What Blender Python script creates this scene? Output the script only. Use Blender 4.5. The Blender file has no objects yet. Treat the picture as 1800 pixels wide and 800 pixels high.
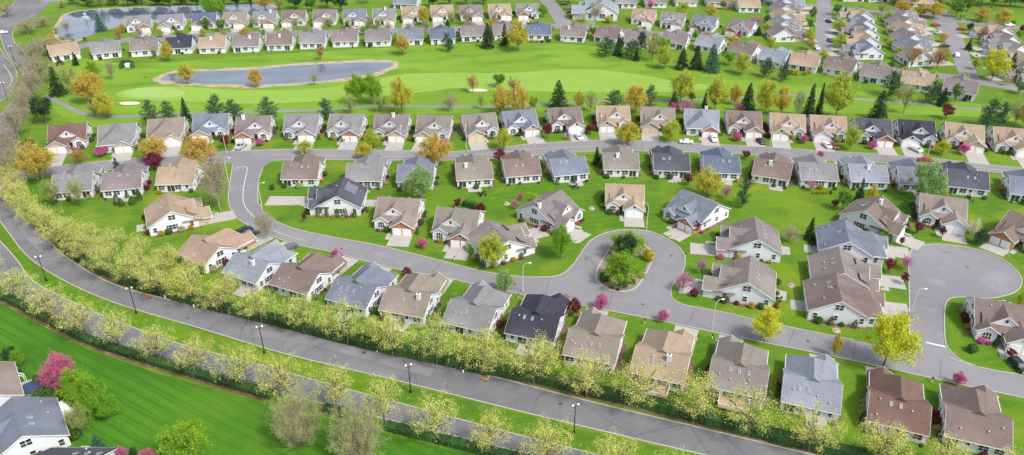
import bpy, math, random
import numpy as np
from math import radians, sin, cos, pi, atan2, hypot
random.seed(7)
C = bpy.context.scene
COL = C.collection
# ------------------------------------------------------------------ camera
F_PX, PITCH, HCAM = 1350.0, radians(29.7), 107.0
cd = bpy.data.cameras.new('camera'); cam = bpy.data.objects.new('camera', cd); COL.objects.link(cam)
cam.location = (0, 0, HCAM); cam.rotation_euler = (pi/2 - PITCH, 0, 0)
cd.sensor_width = 36; cd.lens = 36*F_PX/1800; cd.clip_start = 1; cd.clip_end = 6000
C.camera = cam
# ------------------------------------------------------------------ light
SUN_AZ = (0.74, -0.67); SUN_EL = 52
wd = bpy.data.worlds.new('World'); C.world = wd; wd.use_nodes = True
nt = wd.node_tree; bg = nt.nodes['Background']
sk = nt.nodes.new('ShaderNodeTexSky'); sk.sky_type = 'NISHITA'; sk.sun_disc = False
sk.sun_elevation = radians(SUN_EL); sk.sun_rotation = atan2(SUN_AZ[0], SUN_AZ[1])
sk.air_density = 1.0; sk.dust_density = 2.5; sk.ozone_density = 1.0
hsv = nt.nodes.new('ShaderNodeHueSaturation'); hsv.inputs['Saturation'].default_value = .5; nt.links.new(sk.outputs[0], hsv.inputs['Color']); nt.links.new(hsv.outputs[0], bg.inputs[0]); bg.inputs[1].default_value = 0.15
sl = bpy.data.lights.new('sun', 'SUN'); sl.energy = 1.95; sl.angle = radians(7); sl.color = (1, .955, .88)
so = bpy.data.objects.new('sun', sl); COL.objects.link(so)
_n = hypot(*SUN_AZ); so.rotation_euler = (pi/2-radians(SUN_EL), 0, atan2(SUN_AZ[1], SUN_AZ[0]) + pi/2)
C.view_settings.view_transform = 'Standard'; C.view_settings.look = 'None'
C.view_settings.gamma = 1; C.view_settings.use_curve_mapping = False
C.view_settings.exposure = 0.76
C.cycles.max_bounces = 5; C.cycles.diffuse_bounces = 2; C.cycles.transparent_max_bounces = 8

# ------------------------------------------------------------------ pixel <-> ground
cp, sp = cos(PITCH), sin(PITCH)
def g(x, y, z=0.0):
    u, v = x-900.0, y-400.0
    t = (HCAM-z)/(F_PX*sp + v*cp)
    return (t*u, t*(F_PX*cp - v*sp), z)
def px_scale(x, y):
    X, Y, _ = g(x, y); return F_PX/(Y*cp + HCAM*sp)
def height(yb, yt):
    Y = g(900, yb)[1]; v = yt-400.0
    return HCAM - Y*(v*cp + F_PX*sp)/(F_PX*cp - v*sp)
def proj(p):
    A = HCAM-p[2]; d = p[1]*cp + A*sp
    return (900+F_PX*p[0]/d, 400+F_PX*(A*cp-p[1]*sp)/d)

# ------------------------------------------------------------------ mesh builder
class MB:
    def __init__(s): s.v = []; s.f = []; s.m = []
    def add(s, vs, fs, mi=0):
        b = len(s.v); s.v += [tuple(p) for p in vs]
        for f in fs: s.f.append(tuple(b+i for i in f)); s.m.append(mi)
    def box(s, x0, x1, y0, y1, z0, z1, mi=0):
        s.add([(x0,y0,z0),(x1,y0,z0),(x1,y1,z0),(x0,y1,z0),(x0,y0,z1),(x1,y0,z1),(x1,y1,z1),(x0,y1,z1)],
              [(0,3,2,1),(4,5,6,7),(0,1,5,4),(1,2,6,5),(2,3,7,6),(3,0,4,7)], mi)
    def quad(s, a, b, c, d, mi=0): s.add([a,b,c,d], [(0,1,2,3)], mi)
    def slab(s, pts, th, mi=0):            # pts ccw from above, thickness downward
        n = len(pts); lo = [(p[0],p[1],p[2]-th) for p in pts]
        s.add(list(pts)+lo, [tuple(range(n)), tuple(range(2*n-1, n-1, -1))] + [(i, n+i, n+(i+1)%n, (i+1)%n) for i in range(n)], mi)
    def beam(s, a, b, w, h, mi=0):         # rectangular bar, w horizontal, h vertical (centred on the line)
        dx, dy, dz = b[0]-a[0], b[1]-a[1], b[2]-a[2]; L = hypot(dx, dy)
        if L < 1e-6: px, py = w/2, 0
        else: px, py = -dy/L*w/2, dx/L*w/2
        if L < 1e-6:
            s.box(a[0]-w/2, a[0]+w/2, a[1]-w/2, a[1]+w/2, min(a[2],b[2]), max(a[2],b[2]), mi); return
        vs = []
        for p in (a, b):
            vs += [(p[0]-px,p[1]-py,p[2]-h/2),(p[0]+px,p[1]+py,p[2]-h/2),(p[0]+px,p[1]+py,p[2]+h/2),(p[0]-px,p[1]-py,p[2]+h/2)]
        s.add(vs, [(0,1,2,3),(7,6,5,4),(0,4,5,1),(1,5,6,2),(2,6,7,3),(3,7,4,0)], mi)
    def tube(s, pts, rs, n=6, mi=0, cap=True):
        pts = [np.array(p, float) for p in pts]; b0 = len(s.v)
        for i, p in enumerate(pts):
            d = pts[min(i+1, len(pts)-1)] - pts[max(i-1, 0)]; d /= (np.linalg.norm(d)+1e-9)
            a = np.cross(d, (0,0,1) if abs(d[2]) < .95 else (1,0,0)); a /= np.linalg.norm(a); c = np.cross(d, a)
            for k in range(n):
                t = 2*pi*k/n; s.v.append(tuple(p + rs[i]*(cos(t)*a + sin(t)*c)))
        for i in range(len(pts)-1):
            for k in range(n):
                s.f.append((b0+i*n+k, b0+i*n+(k+1)%n, b0+(i+1)*n+(k+1)%n, b0+(i+1)*n+k)); s.m.append(mi)
        if cap:
            s.f.append(tuple(b0+(len(pts)-1)*n+k for k in range(n))); s.m.append(mi)
            s.f.append(tuple(b0+n-1-k for k in range(n))); s.m.append(mi)
    def lathe(s, prof, n=12, c=(0,0), mi=0):
        b0 = len(s.v)
        for r, z in prof:
            for k in range(n):
                t = 2*pi*k/n; s.v.append((c[0]+r*cos(t), c[1]+r*sin(t), z))
        for i in range(len(prof)-1):
            for k in range(n):
                s.f.append((b0+i*n+k, b0+i*n+(k+1)%n, b0+(i+1)*n+(k+1)%n, b0+(i+1)*n+k)); s.m.append(mi)
        s.f.append(tuple(b0+(len(prof)-1)*n+k for k in range(n))); s.m.append(mi)
    def mesh(s, name, mats, smooth=False):
        me = bpy.data.meshes.new(name); me.from_pydata(s.v, [], s.f)
        for m in (mats if isinstance(mats, (list, tuple)) else [mats]): me.materials.append(m)
        if any(s.m): me.polygons.foreach_set('material_index', s.m)
        if smooth: me.polygons.foreach_set('use_smooth', [True]*len(s.f))
        me.update(); return me
def put(name, me, parent=None, loc=None, rot=None, scale=None):
    o = bpy.data.objects.new(name, me); COL.objects.link(o)
    if parent: o.parent = parent
    if loc: o.location = loc
    if rot is not None: o.rotation_euler = rot if isinstance(rot, tuple) else (0,0,rot)
    if scale: o.scale = scale
    return o
THINGS = []
def tag(o, label, cat, group=None, kind=None):
    o['label'] = label; o['category'] = cat
    if group: o['group'] = group
    if kind: o['kind'] = kind
    THINGS.append(o); return o
def thing(name, label, cat, loc, rz=0, group=None, scale=None):
    return tag(put(name, None, None, loc, rz, scale), label, cat, group)
def struct(name, me, loc=None):
    o = put(name, me, None, loc); o['kind'] = 'structure'; return o

# ------------------------------------------------------------------ materials
def srgb(r, gg, b):
    f = lambda c: ((c/255+.055)/1.055)**2.4 if c/255 > .04045 else c/255/12.92
    return (f(r), f(gg), f(b), 1)
def mat(name, base, rough=.9, layers=(), spec=.3, metal=0, bump=None, island=0, objrand=0, transl=0):
    """layers: (kind, scale, colour, lo, hi, (sx,sy,sz)) mixed over the base; procedural everywhere"""
    m = bpy.data.materials.new(name); m.use_nodes = True; n = m.node_tree.nodes; L = m.node_tree.links
    b = n['Principled BSDF']; b.inputs['Roughness'].default_value = rough; b.inputs['Specular IOR Level'].default_value = spec
    b.inputs['Metallic'].default_value = metal
    tc = n.new('ShaderNodeTexCoord')
    rgb = n.new('ShaderNodeRGB'); rgb.outputs[0].default_value = base; cur = rgb.outputs[0]
    for (kind, sc, col, lo, hi, st) in layers:
        mp = n.new('ShaderNodeMapping'); mp.inputs['Scale'].default_value = st[:3]
        if len(st) > 3: mp.inputs['Rotation'].default_value = (0, 0, st[3])
        L.new(tc.outputs['Object'], mp.inputs[0])
        if kind == 'noise':
            t = n.new('ShaderNodeTexNoise'); t.inputs['Scale'].default_value = sc; t.inputs['Detail'].default_value = 5; o = t.outputs[0]
        elif kind == 'wave':
            t = n.new('ShaderNodeTexWave'); t.inputs['Scale'].default_value = sc; t.inputs['Distortion'].default_value = 1.2; t.inputs['Detail'].default_value = 2; t.inputs['Detail Scale'].default_value = .6; o = t.outputs['Fac']
        elif kind == 'wavez':
            t = n.new('ShaderNodeTexWave'); t.bands_direction = 'Z'; t.inputs['Scale'].default_value = sc; t.inputs['Distortion'].default_value = .4; o = t.outputs['Fac']
        elif kind == 'crack':
            w = n.new('ShaderNodeTexNoise'); w.inputs['Scale'].default_value = sc*2.2; w.inputs['Detail'].default_value = 4
            L.new(mp.outputs[0], w.inputs[0])
            ad = n.new('ShaderNodeMixRGB'); ad.blend_type = 'LINEAR_LIGHT'; ad.inputs[0].default_value = .9/sc*.35
            L.new(mp.outputs[0], ad.inputs[1]); L.new(w.outputs['Color'], ad.inputs[2])
            t = n.new('ShaderNodeTexVoronoi'); t.feature = 'DISTANCE_TO_EDGE'; t.inputs['Scale'].default_value = sc; o = t.outputs['Distance']
            L.new(ad.outputs[0], t.inputs['Vector'])
        elif kind == 'cell':
            t = n.new('ShaderNodeTexVoronoi'); t.inputs['Scale'].default_value = sc; o = t.outputs['Color']
        elif kind == 'brick':
            t = n.new('ShaderNodeTexBrick'); t.inputs['Scale'].default_value = sc; t.inputs['Color1'].default_value = (0,0,0,1); t.inputs['Color2'].default_value = (.45,.45,.45,1); t.inputs['Mortar'].default_value = (1,1,1,1); o = t.outputs[0]
        if kind != 'crack': L.new(mp.outputs[0], t.inputs[0])
        r = n.new('ShaderNodeMapRange'); r.inputs['From Min'].default_value = lo; r.inputs['From Max'].default_value = hi
        L.new(o, r.inputs[0])
        mx = n.new('ShaderNodeMixRGB'); L.new(r.outputs[0], mx.inputs[0]); L.new(cur, mx.inputs[1]); mx.inputs[2].default_value = col; cur = mx.outputs[0]
    if island or objrand:
        hs = n.new('ShaderNodeHueSaturation')
        val = None
        if island:
            ge = n.new('ShaderNodeNewGeometry'); r = n.new('ShaderNodeMapRange'); L.new(ge.outputs['Random Per Island'], r.inputs[0])
            r.inputs['To Min'].default_value = 1-island; r.inputs['To Max'].default_value = 1+island*.9; L.new(r.outputs[0], hs.inputs['Value'])
        if objrand:
            oi = n.new('ShaderNodeObjectInfo'); r = n.new('ShaderNodeMapRange'); L.new(oi.outputs['Random'], r.inputs[0])
            r.inputs['To Min'].default_value = .5-objrand; r.inputs['To Max'].default_value = .5+objrand; L.new(r.outputs[0], hs.inputs['Hue'])
        L.new(cur, hs.inputs['Color']); cur = hs.outputs[0]
    L.new(cur, b.inputs['Base Color'])
    if bump:
        t = n.new('ShaderNodeTexNoise'); t.inputs['Scale'].default_value = bump[0]; L.new(tc.outputs['Object'], t.inputs[0])
        bp = n.new('ShaderNodeBump'); bp.inputs['Strength'].default_value = bump[1]; bp.inputs['Distance'].default_value = bump[2] if len(bump) > 2 else .1
        L.new(t.outputs[0], bp.inputs['Height']); L.new(bp.outputs[0], b.inputs['Normal'])
    if transl:
        tr = n.new('ShaderNodeBsdfTranslucent'); L.new(cur, tr.inputs[0]); ms = n.new('ShaderNodeMixShader'); ms.inputs[0].default_value = transl
        L.new(b.outputs[0], ms.inputs[1]); L.new(tr.outputs[0], ms.inputs[2]); L.new(ms.outputs[0], n['Material Output'].inputs[0])
    return m
I1 = (1,1,1)
M = {}
M['grass'] = mat('grass', (0.100,0.190,0.010,1), .95, [('noise',.012,(0.134,0.233,0.014,1),.4,.62,I1),('noise',.06,(0.071,0.147,0.008,1),.45,.75,I1),('noise',.25,(0.222,0.260,0.028,1),.56,.8,I1),('noise',2.5,(0.064,0.130,0.008,1),.45,.8,I1)], bump=(3,.3,.15))
M['lawn_big'] = mat('lawn_big', (0.040,0.146,0.004,1), .95, [('wave',.30,(0.077,0.195,0.009,1),.55,1.2,(1,1,1,radians(121))),('wave',.115,(0.064,0.189,0.008,1),.3,1.0,(1,1,1,radians(121))),('noise',.05,(0.028,0.111,0.004,1),.45,.7,I1),('noise',.03,(0.092,0.208,0.009,1),.5,.75,I1),('noise',.35,(0.115,0.195,0.013,1),.6,.85,I1),('noise',3,(0.033,0.111,0.004,1),.45,.8,I1)], bump=(3,.4,.2))
M['lawn'] = mat('lawn', (0.068,0.162,0.005,1), .95, [('wave',.12,(0.082,0.187,0.007,1),.4,1.1,(1,1,1,radians(75))),('noise',.02,(0.133,0.223,0.010,1),.45,.62,I1),('noise',.08,(0.043,0.120,0.005,1),.5,.75,I1),('noise',.05,(0.199,0.241,0.018,1),.54,.72,I1),('noise',.3,(0.226,0.241,0.024,1),.58,.85,I1),('noise',3,(0.046,0.114,0.005,1),.5,.8,I1)], bump=(3,.4,.2))
M['golf'] = mat('golf', (0.136,0.252,0.016,1), .95, [('noise',.02,(0.171,0.301,0.023,1),.42,.65,(1,2,1)),('noise',.05,(0.080,0.182,0.011,1),.5,.75,(1,2.5,1)),('noise',.3,(0.228,0.289,0.036,1),.6,.85,I1),('noise',2,(0.091,0.161,0.011,1),.5,.8,I1)], bump=(2,.3,.15))
M['fairway'] = mat('fairway', (0.215,0.345,0.053,1), .95, [('noise',.03,(0.181,0.304,0.040,1),.4,.7,(1,3,1)),('noise',.5,(0.241,0.350,0.062,1),.5,.8,I1),('wave',.1,(0.198,0.331,0.046,1),.5,.9,(1,1,1,.9))])
M['green'] = mat('putting_green', (0.255,0.386,0.105,1), .95, [('noise',.3,(0.221,0.350,0.084,1),.5,.7,I1)])
M['asphalt_old'] = mat('asphalt_old', (.175,.172,.182,1), .85, [('noise',.04,(.135,.132,.142,1),.42,.6,I1),('noise',.09,(.21,.207,.215,1),.52,.7,(1,1,1)),('noise',.6,(.155,.152,.16,1),.5,.75,I1),('noise',3,(.15,.148,.156,1),.4,.8,I1),('crack',.10,(.085,.083,.09,1),.005,0,I1),('crack',.055,(.07,.068,.078,1),.005,0,I1)])
M['asphalt'] = mat('asphalt', (.225,.222,.232,1), .85, [('noise',.03,(.185,.182,.192,1),.42,.6,I1),('noise',.12,(.26,.257,.265,1),.52,.72,I1),('noise',.7,(.195,.192,.2,1),.52,.8,I1),('noise',3,(.195,.192,.2,1),.4,.8,I1),('noise',.22,(.15,.148,.155,1),.66,.78,I1),('crack',.035,(.15,.148,.155,1),.002,0,I1)])
M['concrete'] = mat('concrete', (0.374,0.352,0.324,1), .85, [('noise',.5,(0.322,0.304,0.279,1),.4,.7,I1),('noise',6,(0.409,0.387,0.360,1),.4,.8,I1)])
M['kerb'] = mat('kerb', (.40,.375,.33,1), .85, [('noise',.6,(.40,.37,.31,1),.4,.7,I1)])
M['mulch'] = mat('mulch', (.105,.06,.04,1), .95, [('noise',2,(.2,.11,.07,1),.4,.7,I1),('noise',.4,(.22,.17,.12,1),.5,.7,I1)])
M['edging'] = mat('edging', (.55,.47,.40,1), .9, [('noise',4,(.4,.33,.28,1),.4,.7,I1)])
M['sand'] = mat('sand', (.62,.58,.48,1), .95, [('noise',1,(.52,.47,.38,1),.4,.7,I1)])
M['bank'] = mat('bank', (.36,.29,.20,1), .95, [('noise',.3,(.17,.15,.08,1),.5,.7,I1),('noise',2,(.5,.43,.33,1),.5,.7,I1)])
M['water'] = mat('water', (.12,.14,.19,1), .05, [('noise',.05,(.06,.075,.10,1),.4,.7,(1,2,1))], spec=1.0, bump=(.5,.015,.05))
M['siding'] = mat('siding', (.70,.72,.75,1), .6, [('wavez',1.6,(.56,.58,.61,1),.7,1.0,I1),('noise',.4,(.64,.65,.67,1),.5,.75,I1)])
M['siding_cream'] = mat('siding_cream', (.74,.70,.61,1), .6, [('wavez',1.6,(.66,.62,.53,1),.75,1.0,I1)])
M['siding_blue'] = mat('siding_blue', (.56,.62,.70,1), .6, [('wavez',1.6,(.48,.54,.62,1),.75,1.0,I1)])
M['brick'] = mat('brick', (.38,.15,.08,1), .85, [('brick',2.2,(.55,.42,.34,1),.3,1.0,I1),('noise',3,(.44,.22,.13,1),.45,.7,I1)])
M['stone'] = mat('stone', (.50,.41,.32,1), .85, [('cell',1.5,(.38,.32,.27,1),.2,.9,I1),('noise',3,(.56,.49,.40,1),.45,.7,I1)])
M['trim'] = mat('trim_white', (.84,.84,.83,1), .5, [('noise',2,(.78,.78,.77,1),.5,.8,I1)])
M['door_white'] = mat('garage_white', (.78,.78,.77,1), .5, [('wavez',.9,(.66,.66,.66,1),.85,1,I1)])
M['door_tan'] = mat('garage_tan', (.62,.50,.34,1), .5, [('wavez',.9,(.5,.4,.27,1),.85,1,I1)])
M['door_dark'] = mat('front_door', (.10,.04,.03,1), .5, [('noise',3,(.14,.06,.04,1),.4,.7,I1)])
M['glass'] = mat('window_glass', (.025,.03,.04,1), .12, [('noise',.7,(.09,.10,.12,1),.45,.75,I1)], spec=.8)
M['skyglass'] = mat('skylight_glass', (.20,.23,.27,1), .25, [('noise',1,(.14,.17,.2,1),.4,.6,I1)], spec=.8)
M['flash'] = mat('vent_metal', (.5,.5,.5,1), .4, [('noise',5,(.4,.4,.4,1),.4,.7,I1)], metal=.3)
M['shut'] = mat('shutter', (.07,.075,.09,1), .6, [('wavez',4,(.04,.045,.06,1),.5,1,I1)])
M['solar'] = mat('solar_panel', (.09,.09,.13,1), .2, [('brick',.9,(.3,.3,.33,1),.9,1.0,I1)], spec=.8)
M['black'] = mat('black_metal', (.02,.02,.022,1), .4, [('noise',5,(.035,.035,.035,1),.4,.7,I1)], metal=.3)
M['lampglass'] = mat('lamp_glass', (.8,.8,.8,1), .3, [('noise',5,(.7,.7,.7,1),.4,.7,I1)])
M['pole'] = mat('pole_grey', (.55,.55,.54,1), .5, [('noise',3,(.45,.45,.44,1),.4,.7,I1)])
M['wood'] = mat('wood', (.45,.32,.22,1), .8, [('noise',2,(.33,.22,.15,1),.4,.7,(1,8,1))])
M['orange'] = mat('barrier_orange', (.75,.22,.03,1), .6, [('noise',3,(.6,.2,.04,1),.4,.7,I1)])
M['bark'] = mat('bark', (.13,.105,.09,1), .95, [('noise',3,(.07,.055,.045,1),.4,.7,(1,1,.3))])
M['bark_light'] = mat('bark_light', (.33,.29,.24,1), .95, [('noise',3,(.22,.18,.15,1),.4,.7,(1,1,.3))])
M['tyre'] = mat('tyre', (.015,.015,.015,1), .8, [('noise',9,(.03,.03,.03,1),.4,.7,I1)])
M['rim'] = mat('rim', (.5,.5,.52,1), .3, [('noise',9,(.4,.4,.4,1),.4,.7,I1)], metal=.8)
M['yellow'] = mat('road_paint_yellow', (.62,.52,.12,1), .7, [('noise',1.5,(.4,.36,.2,1),.45,.7,I1)])
M['white'] = mat('road_paint_white', (.7,.7,.68,1), .7, [('noise',1.5,(.5,.5,.5,1),.45,.7,I1)])
M['blue'] = mat('pool_blue', (.03,.05,.12,1), .4, [('noise',3,(.06,.1,.2,1),.4,.7,I1)])
M['canvas'] = mat('canvas', (.8,.8,.78,1), .8, [('noise',2,(.7,.7,.68,1),.4,.7,I1)])
M['spray'] = mat('spray', (.85,.88,.9,1), .6, [('noise',3,(.7,.75,.8,1),.4,.7,I1)], transl=.4)
CARC = dict(white=(.78,.78,.78,1), black=(.02,.02,.025,1), silver=(.42,.43,.45,1), red=(.32,.03,.03,1), grey=(.12,.125,.14,1), blue=(.04,.06,.12,1))
def carmat(c):
    k = 'car_'+c
    if k not in M: M[k] = mat(k, CARC[c], .25, [('noise',1,tuple(v*.9 for v in CARC[c][:3])+(1,),.4,.7,I1)], spec=.6)
    return M[k]
ROOF = dict(brown=(.155,.118,.105), tan=(.275,.208,.15), grey=(.175,.172,.175), blue=(.135,.152,.19), dark=(.062,.065,.082), black=(.032,.033,.046),
            lightgrey=(.195,.212,.245), mauve=(.165,.138,.14), red=(.135,.075,.066), taupe=(.20,.168,.142), greybrown=(.175,.155,.14), navy=(.085,.105,.155))
ROOFN = dict(brown='brown', tan='tan', grey='grey', blue='blue-grey', dark='dark slate', black='black', lightgrey='light grey', mauve='mauve-brown', red='reddish brown', taupe='taupe', greybrown='grey-brown', navy='blue')
def roofmat(c):
    k = 'roof_'+c
    if k not in M:
        r = ROOF[c]; d = tuple(v*.74 for v in r)+(1,); l = tuple(min(1, v*1.22+.01) for v in r)+(1,)
        M[k] = mat(k, r+(1,), .9, [('noise',.35,d,.5,.75,(1,.35,1)),('noise',1.2,l,.52,.8,(1,.5,1)),('wavez',1.3,d,.7,1.25,I1),('cell',3.5,l,.5,1.3,(1,2,2)),('noise',.12,l,.5,.7,I1)], objrand=.012, bump=(4,.2,.05))
    return M[k]

# ------------------------------------------------------------------ ground, roads, water
def smooth(pts, n=4, closed=False):
    P = [np.array(p[:2], float) for p in pts]; out = []; N = len(P)
    rng = range(N) if closed else range(N-1)
    for i in rng:
        p0 = P[(i-1) % N] if closed or i > 0 else P[0]; p1 = P[i]; p2 = P[(i+1) % N]; p3 = P[(i+2) % N] if closed or i+2 < N else P[-1]
        for k in range(n):
            t = k/n; out.append(.5*((2*p1)+(-p0+p2)*t+(2*p0-5*p1+4*p2-p3)*t*t+(-p0+3*p1-3*p2+p3)*t**3))
    if not closed: out.append(P[-1])
    return [(float(p[0]), float(p[1])) for p in out]
def W(pix): return [g(x, y)[:2] for x, y in pix]
import bmesh
def sheet(name, outline, z, m, kind=True):
    bm = bmesh.new(); vs = [bm.verts.new((x, y, z)) for x, y in outline]; f = bm.faces.new(vs)
    bm.normal_update()
    if f.normal.z < 0: f.normal_flip()
    bmesh.ops.triangulate(bm, faces=[f]); me = bpy.data.meshes.new(name); bm.to_mesh(me); bm.free(); me.materials.append(m)
    return struct(name, me) if kind else put(name, me)
def strip(name, left, right, z, m):
    return sheet(name, left + right[::-1], z, m)
def ribbon_pts(pts, w):
    out_l, out_r = [], []
    for i, p in enumerate(pts):
        a = pts[max(i-1, 0)]; b = pts[min(i+1, len(pts)-1)]; d = (b[0]-a[0], b[1]-a[1]); L = hypot(*d) or 1
        nx, ny = -d[1]/L*w/2, d[0]/L*w/2; out_l.append((p[0]+nx, p[1]+ny)); out_r.append((p[0]-nx, p[1]-ny))
    return out_l, out_r
def ribbon(name, pts, w, z, m, h=0):
    l, r = ribbon_pts(pts, w); mb = MB()
    for i in range(len(pts)-1):
        a, b, c, d = l[i], l[i+1], r[i+1], r[i]
        if h:
            mb.slab([(d[0],d[1],z+h),(c[0],c[1],z+h),(b[0],b[1],z+h),(a[0],a[1],z+h)], h)
        else: mb.quad((d[0],d[1],z),(c[0],c[1],z),(b[0],b[1],z),(a[0],a[1],z))
    return struct(name, mb.mesh(name, m))
mb = MB(); mb.quad((-3000,-600,0),(3000,-600,0),(3000,5000,0),(-3000,5000,0)); struct('ground', mb.mesh('ground', M['grass']))

N1 = [(14,303),(50,298),(115,290),(200,282),(290,274),(400,267),(460,264),(560,263),(700,265),(790,267),(880,260),(930,254),(1050,247),(1140,248),(1250,254),(1350,259),(1450,266),(1550,272),(1650,280),(1720,288),(1800,296),(1900,306)]
S1 = [(14,318),(50,312),(110,306),(200,298),(290,291),(400,287),(480,282),(585,281),(700,282),(800,282),(900,277),(1022,267),(1125,266),(1300,271),(1375,279),(1500,284),(1620,290),(1720,300),(1800,310),(1900,322)]
W2 = [(398,272),(398,283),(409,290),(406,310),(402,335),(402,355),(408,372),(425,390),(470,412),(520,430),(590,445),(690,472),(790,490),(890,513),(1035,540),(1130,558),(1225,578),(1320,598),(1480,630),(1650,668),(1800,700),(1900,722)]
E2 = [(508,270),(500,279),(478,283),(462,297),(454,320),(453,345),(457,365),(478,385),(520,403),(600,420),(670,433),(760,455),(850,478),(920,487),(970,487),(1060,505),(1160,524),(1200,536),(1230,542),(1275,550),(1322,561),(1400,578),(1500,598),(1598,617),(1665,628),(1700,640),(1750,652),(1800,660),(1900,680)]
K1 = [(970,487),(990,481),(1008,465),(1025,440),(1040,422),(1065,410),(1100,404),(1145,408),(1180,425),(1200,443),(1204,462),(1198,482),(1183,500),(1179,513),(1183,526),(1200,536)]
K2 = [(1500,598),(1560,612),(1590,612),(1598,600),(1598,570),(1598,520),(1597,460),(1602,440),(1620,432),(1650,430),(1700,435),(1745,448),(1775,465),(1793,485),(1795,502),(1780,516),(1740,525),(1700,523),(1675,524),(1663,533),(1660,555),(1661,595),(1668,615),(1690,634),(1720,645)]
s = lambda p, n=4: smooth(W(p), n)
strip('road', s(N1), s(S1), .030, M['asphalt'])
strip('road', s(W2), s(E2), .034, M['asphalt'])
sheet('road', s(K1) + W([(1240,560),(1040,530),(940,505)]), .038, M['asphalt'])
sheet('road', s(K2) + W([(1740,668),(1600,640),(1520,620)]), .042, M['asphalt'])
# boulevard, two carriageways
BN_n = [(96,-10),(85,8),(62,28),(30,44),(22,58),(26,74),(45,95),(56,120),(56,150),(48,178),(40,205),(27,240),(17,272),(14,310),(20,345),(38,378),(66,405),(120,455),(200,500),(300,528),(450,562),(600,602),(800,645),(1000,697),(1200,745),(1400,793),(1700,865),(1900,915)]
BN_s = [(40,-10),(20,10),(0,30),(0,60),(12,95),(32,118),(41,135),(30,165),(12,190),(-8,215),(-20,250),(-30,290),(-30,335),(-12,370),(12,405),(50,452),(110,492),(200,532),(350,577),(500,622),(700,670),(900,720),(1100,768),(1300,815),(1600,890),(1800,940)]
BS_n = [(-150,30),(-60,50),(-10,75),(10,100),(26,118),(30,140),(15,168),(-5,182),(-30,205),(-60,250),(-80,300),(-75,350),(-40,390),(0,424),(30,458),(62,497),(150,542),(300,600),(450,640),(600,682),(780,730),(900,762),(1050,800),(1250,850)]
BS_s = [(-190,60),(-120,90),(-90,140),(-90,190),(-110,240),(-130,300),(-130,360),(-90,420),(-50,465),(0,508),(60,548),(150,585),(280,630),(450,680),(600,718),(780,762),(900,792),(1050,830),(1250,880)]
strip('road', s(BN_n), s(BN_s), .030, M['asphalt_old'])
strip('road', s(BS_n), s(BS_s), .034, M['asphalt_old'])
for e in (N1[2:], S1[2:6], S1[6:], W2[2:], E2[3:15], K1, E2[17:23], K2[2:], E2[24:], BN_n[3:12], BN_n[13:], BN_s, BS_n, BS_s):
    ribbon('kerb', s(e), .24, .03, M['kerb'], .12)
# lane lines
def mid(a, b, k=.5): return [((p[0]*(1-k)+q[0]*k), (p[1]*(1-k)+q[1]*k)) for p, q in zip(a, b)]
line1 = [(478,272),(560,273),(640,275),(760,275),(850,271),(930,263),(1000,259),(1060,256)]
ribbon('lane_line', s(line1), .16, .046, M['yellow'])
ribbon('lane_line', s([(1690,291),(1740,297),(1800,304),(1900,314)]), .16, .046, M['yellow'])
ribbon('lane_line', s([(412,296),(434,294),(430,320),(427,345),(432,365),(448,383)]), .16, .047, M['white'])
ribbon('lane_line', s([(480,405),(510,416),(535,423)]), .16, .047, M['yellow'])
ribbon('stop_line', W([(1628,602),(1662,610)]), .45, .05, M['white'])
ribbon('lane_line', s([(7,115),(18,130),(21,142),(16,152)]), .25, .047, M['yellow'])
M['seam'] = mat('road_seam', (.07,.068,.072,1), .8, [('noise',2,(.12,.118,.12,1),.4,.6,I1)])
def wob(a, b, n=6):
    A, B = g(*a), g(*b); return [(A[0]+(B[0]-A[0])*k/n+random.uniform(-.15,.15)*(0 < k < n), A[1]+(B[1]-A[1])*k/n+random.uniform(-.15,.15)*(0 < k < n)) for k in range(n+1)]
for a_, b_ in [((661,434),(641,453)),((778,459),(758,481)),((966,490),(957,524)),((1078,512),(1068,543)),((1222,541),(1208,572)),((1505,602),(1499,632)),((1656,630),(1652,665)),((1398,577),(1385,608)),((560,412),(545,434)),((452,345),(404,350)),((640,264),(636,281)),((880,261),(884,277)),((1128,249),(1130,265)),((1330,259),(1326,272)),((1560,274),(1554,287)),((1598,520),(1640,524)),((1024,445),(1050,470))]:
    ribbon('road_seam', wob(a_, b_), .10, .06, M['seam'])
for x, y in [(600,437),(905,500),(1130,535),(1420,600),(1690,655),(1700,470),(1180,450),(1030,455),(730,272),(1000,262),(1500,276),(330,560),(640,620),(985,710),(432,330)]:
    c_ = g(x, y); sheet('manhole_cover', [(c_[0]+.42*cos(t), c_[1]+.42*sin(t)) for t in np.linspace(0, 2*pi, 12, endpoint=False)], .058, M['seam'])
# patched lane along the boulevard
pl = [(28,395),(110,462),(180,500),(260,527)]
ribbon('resurfaced_lane', s([(450,585),(560,602),(700,640),(760,655)]), 2.6, .036, M['asphalt'])
ribbon('resurfaced_lane', s([(25,360),(45,400),(80,440)]), 3.0, .036, M['asphalt'])
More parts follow.
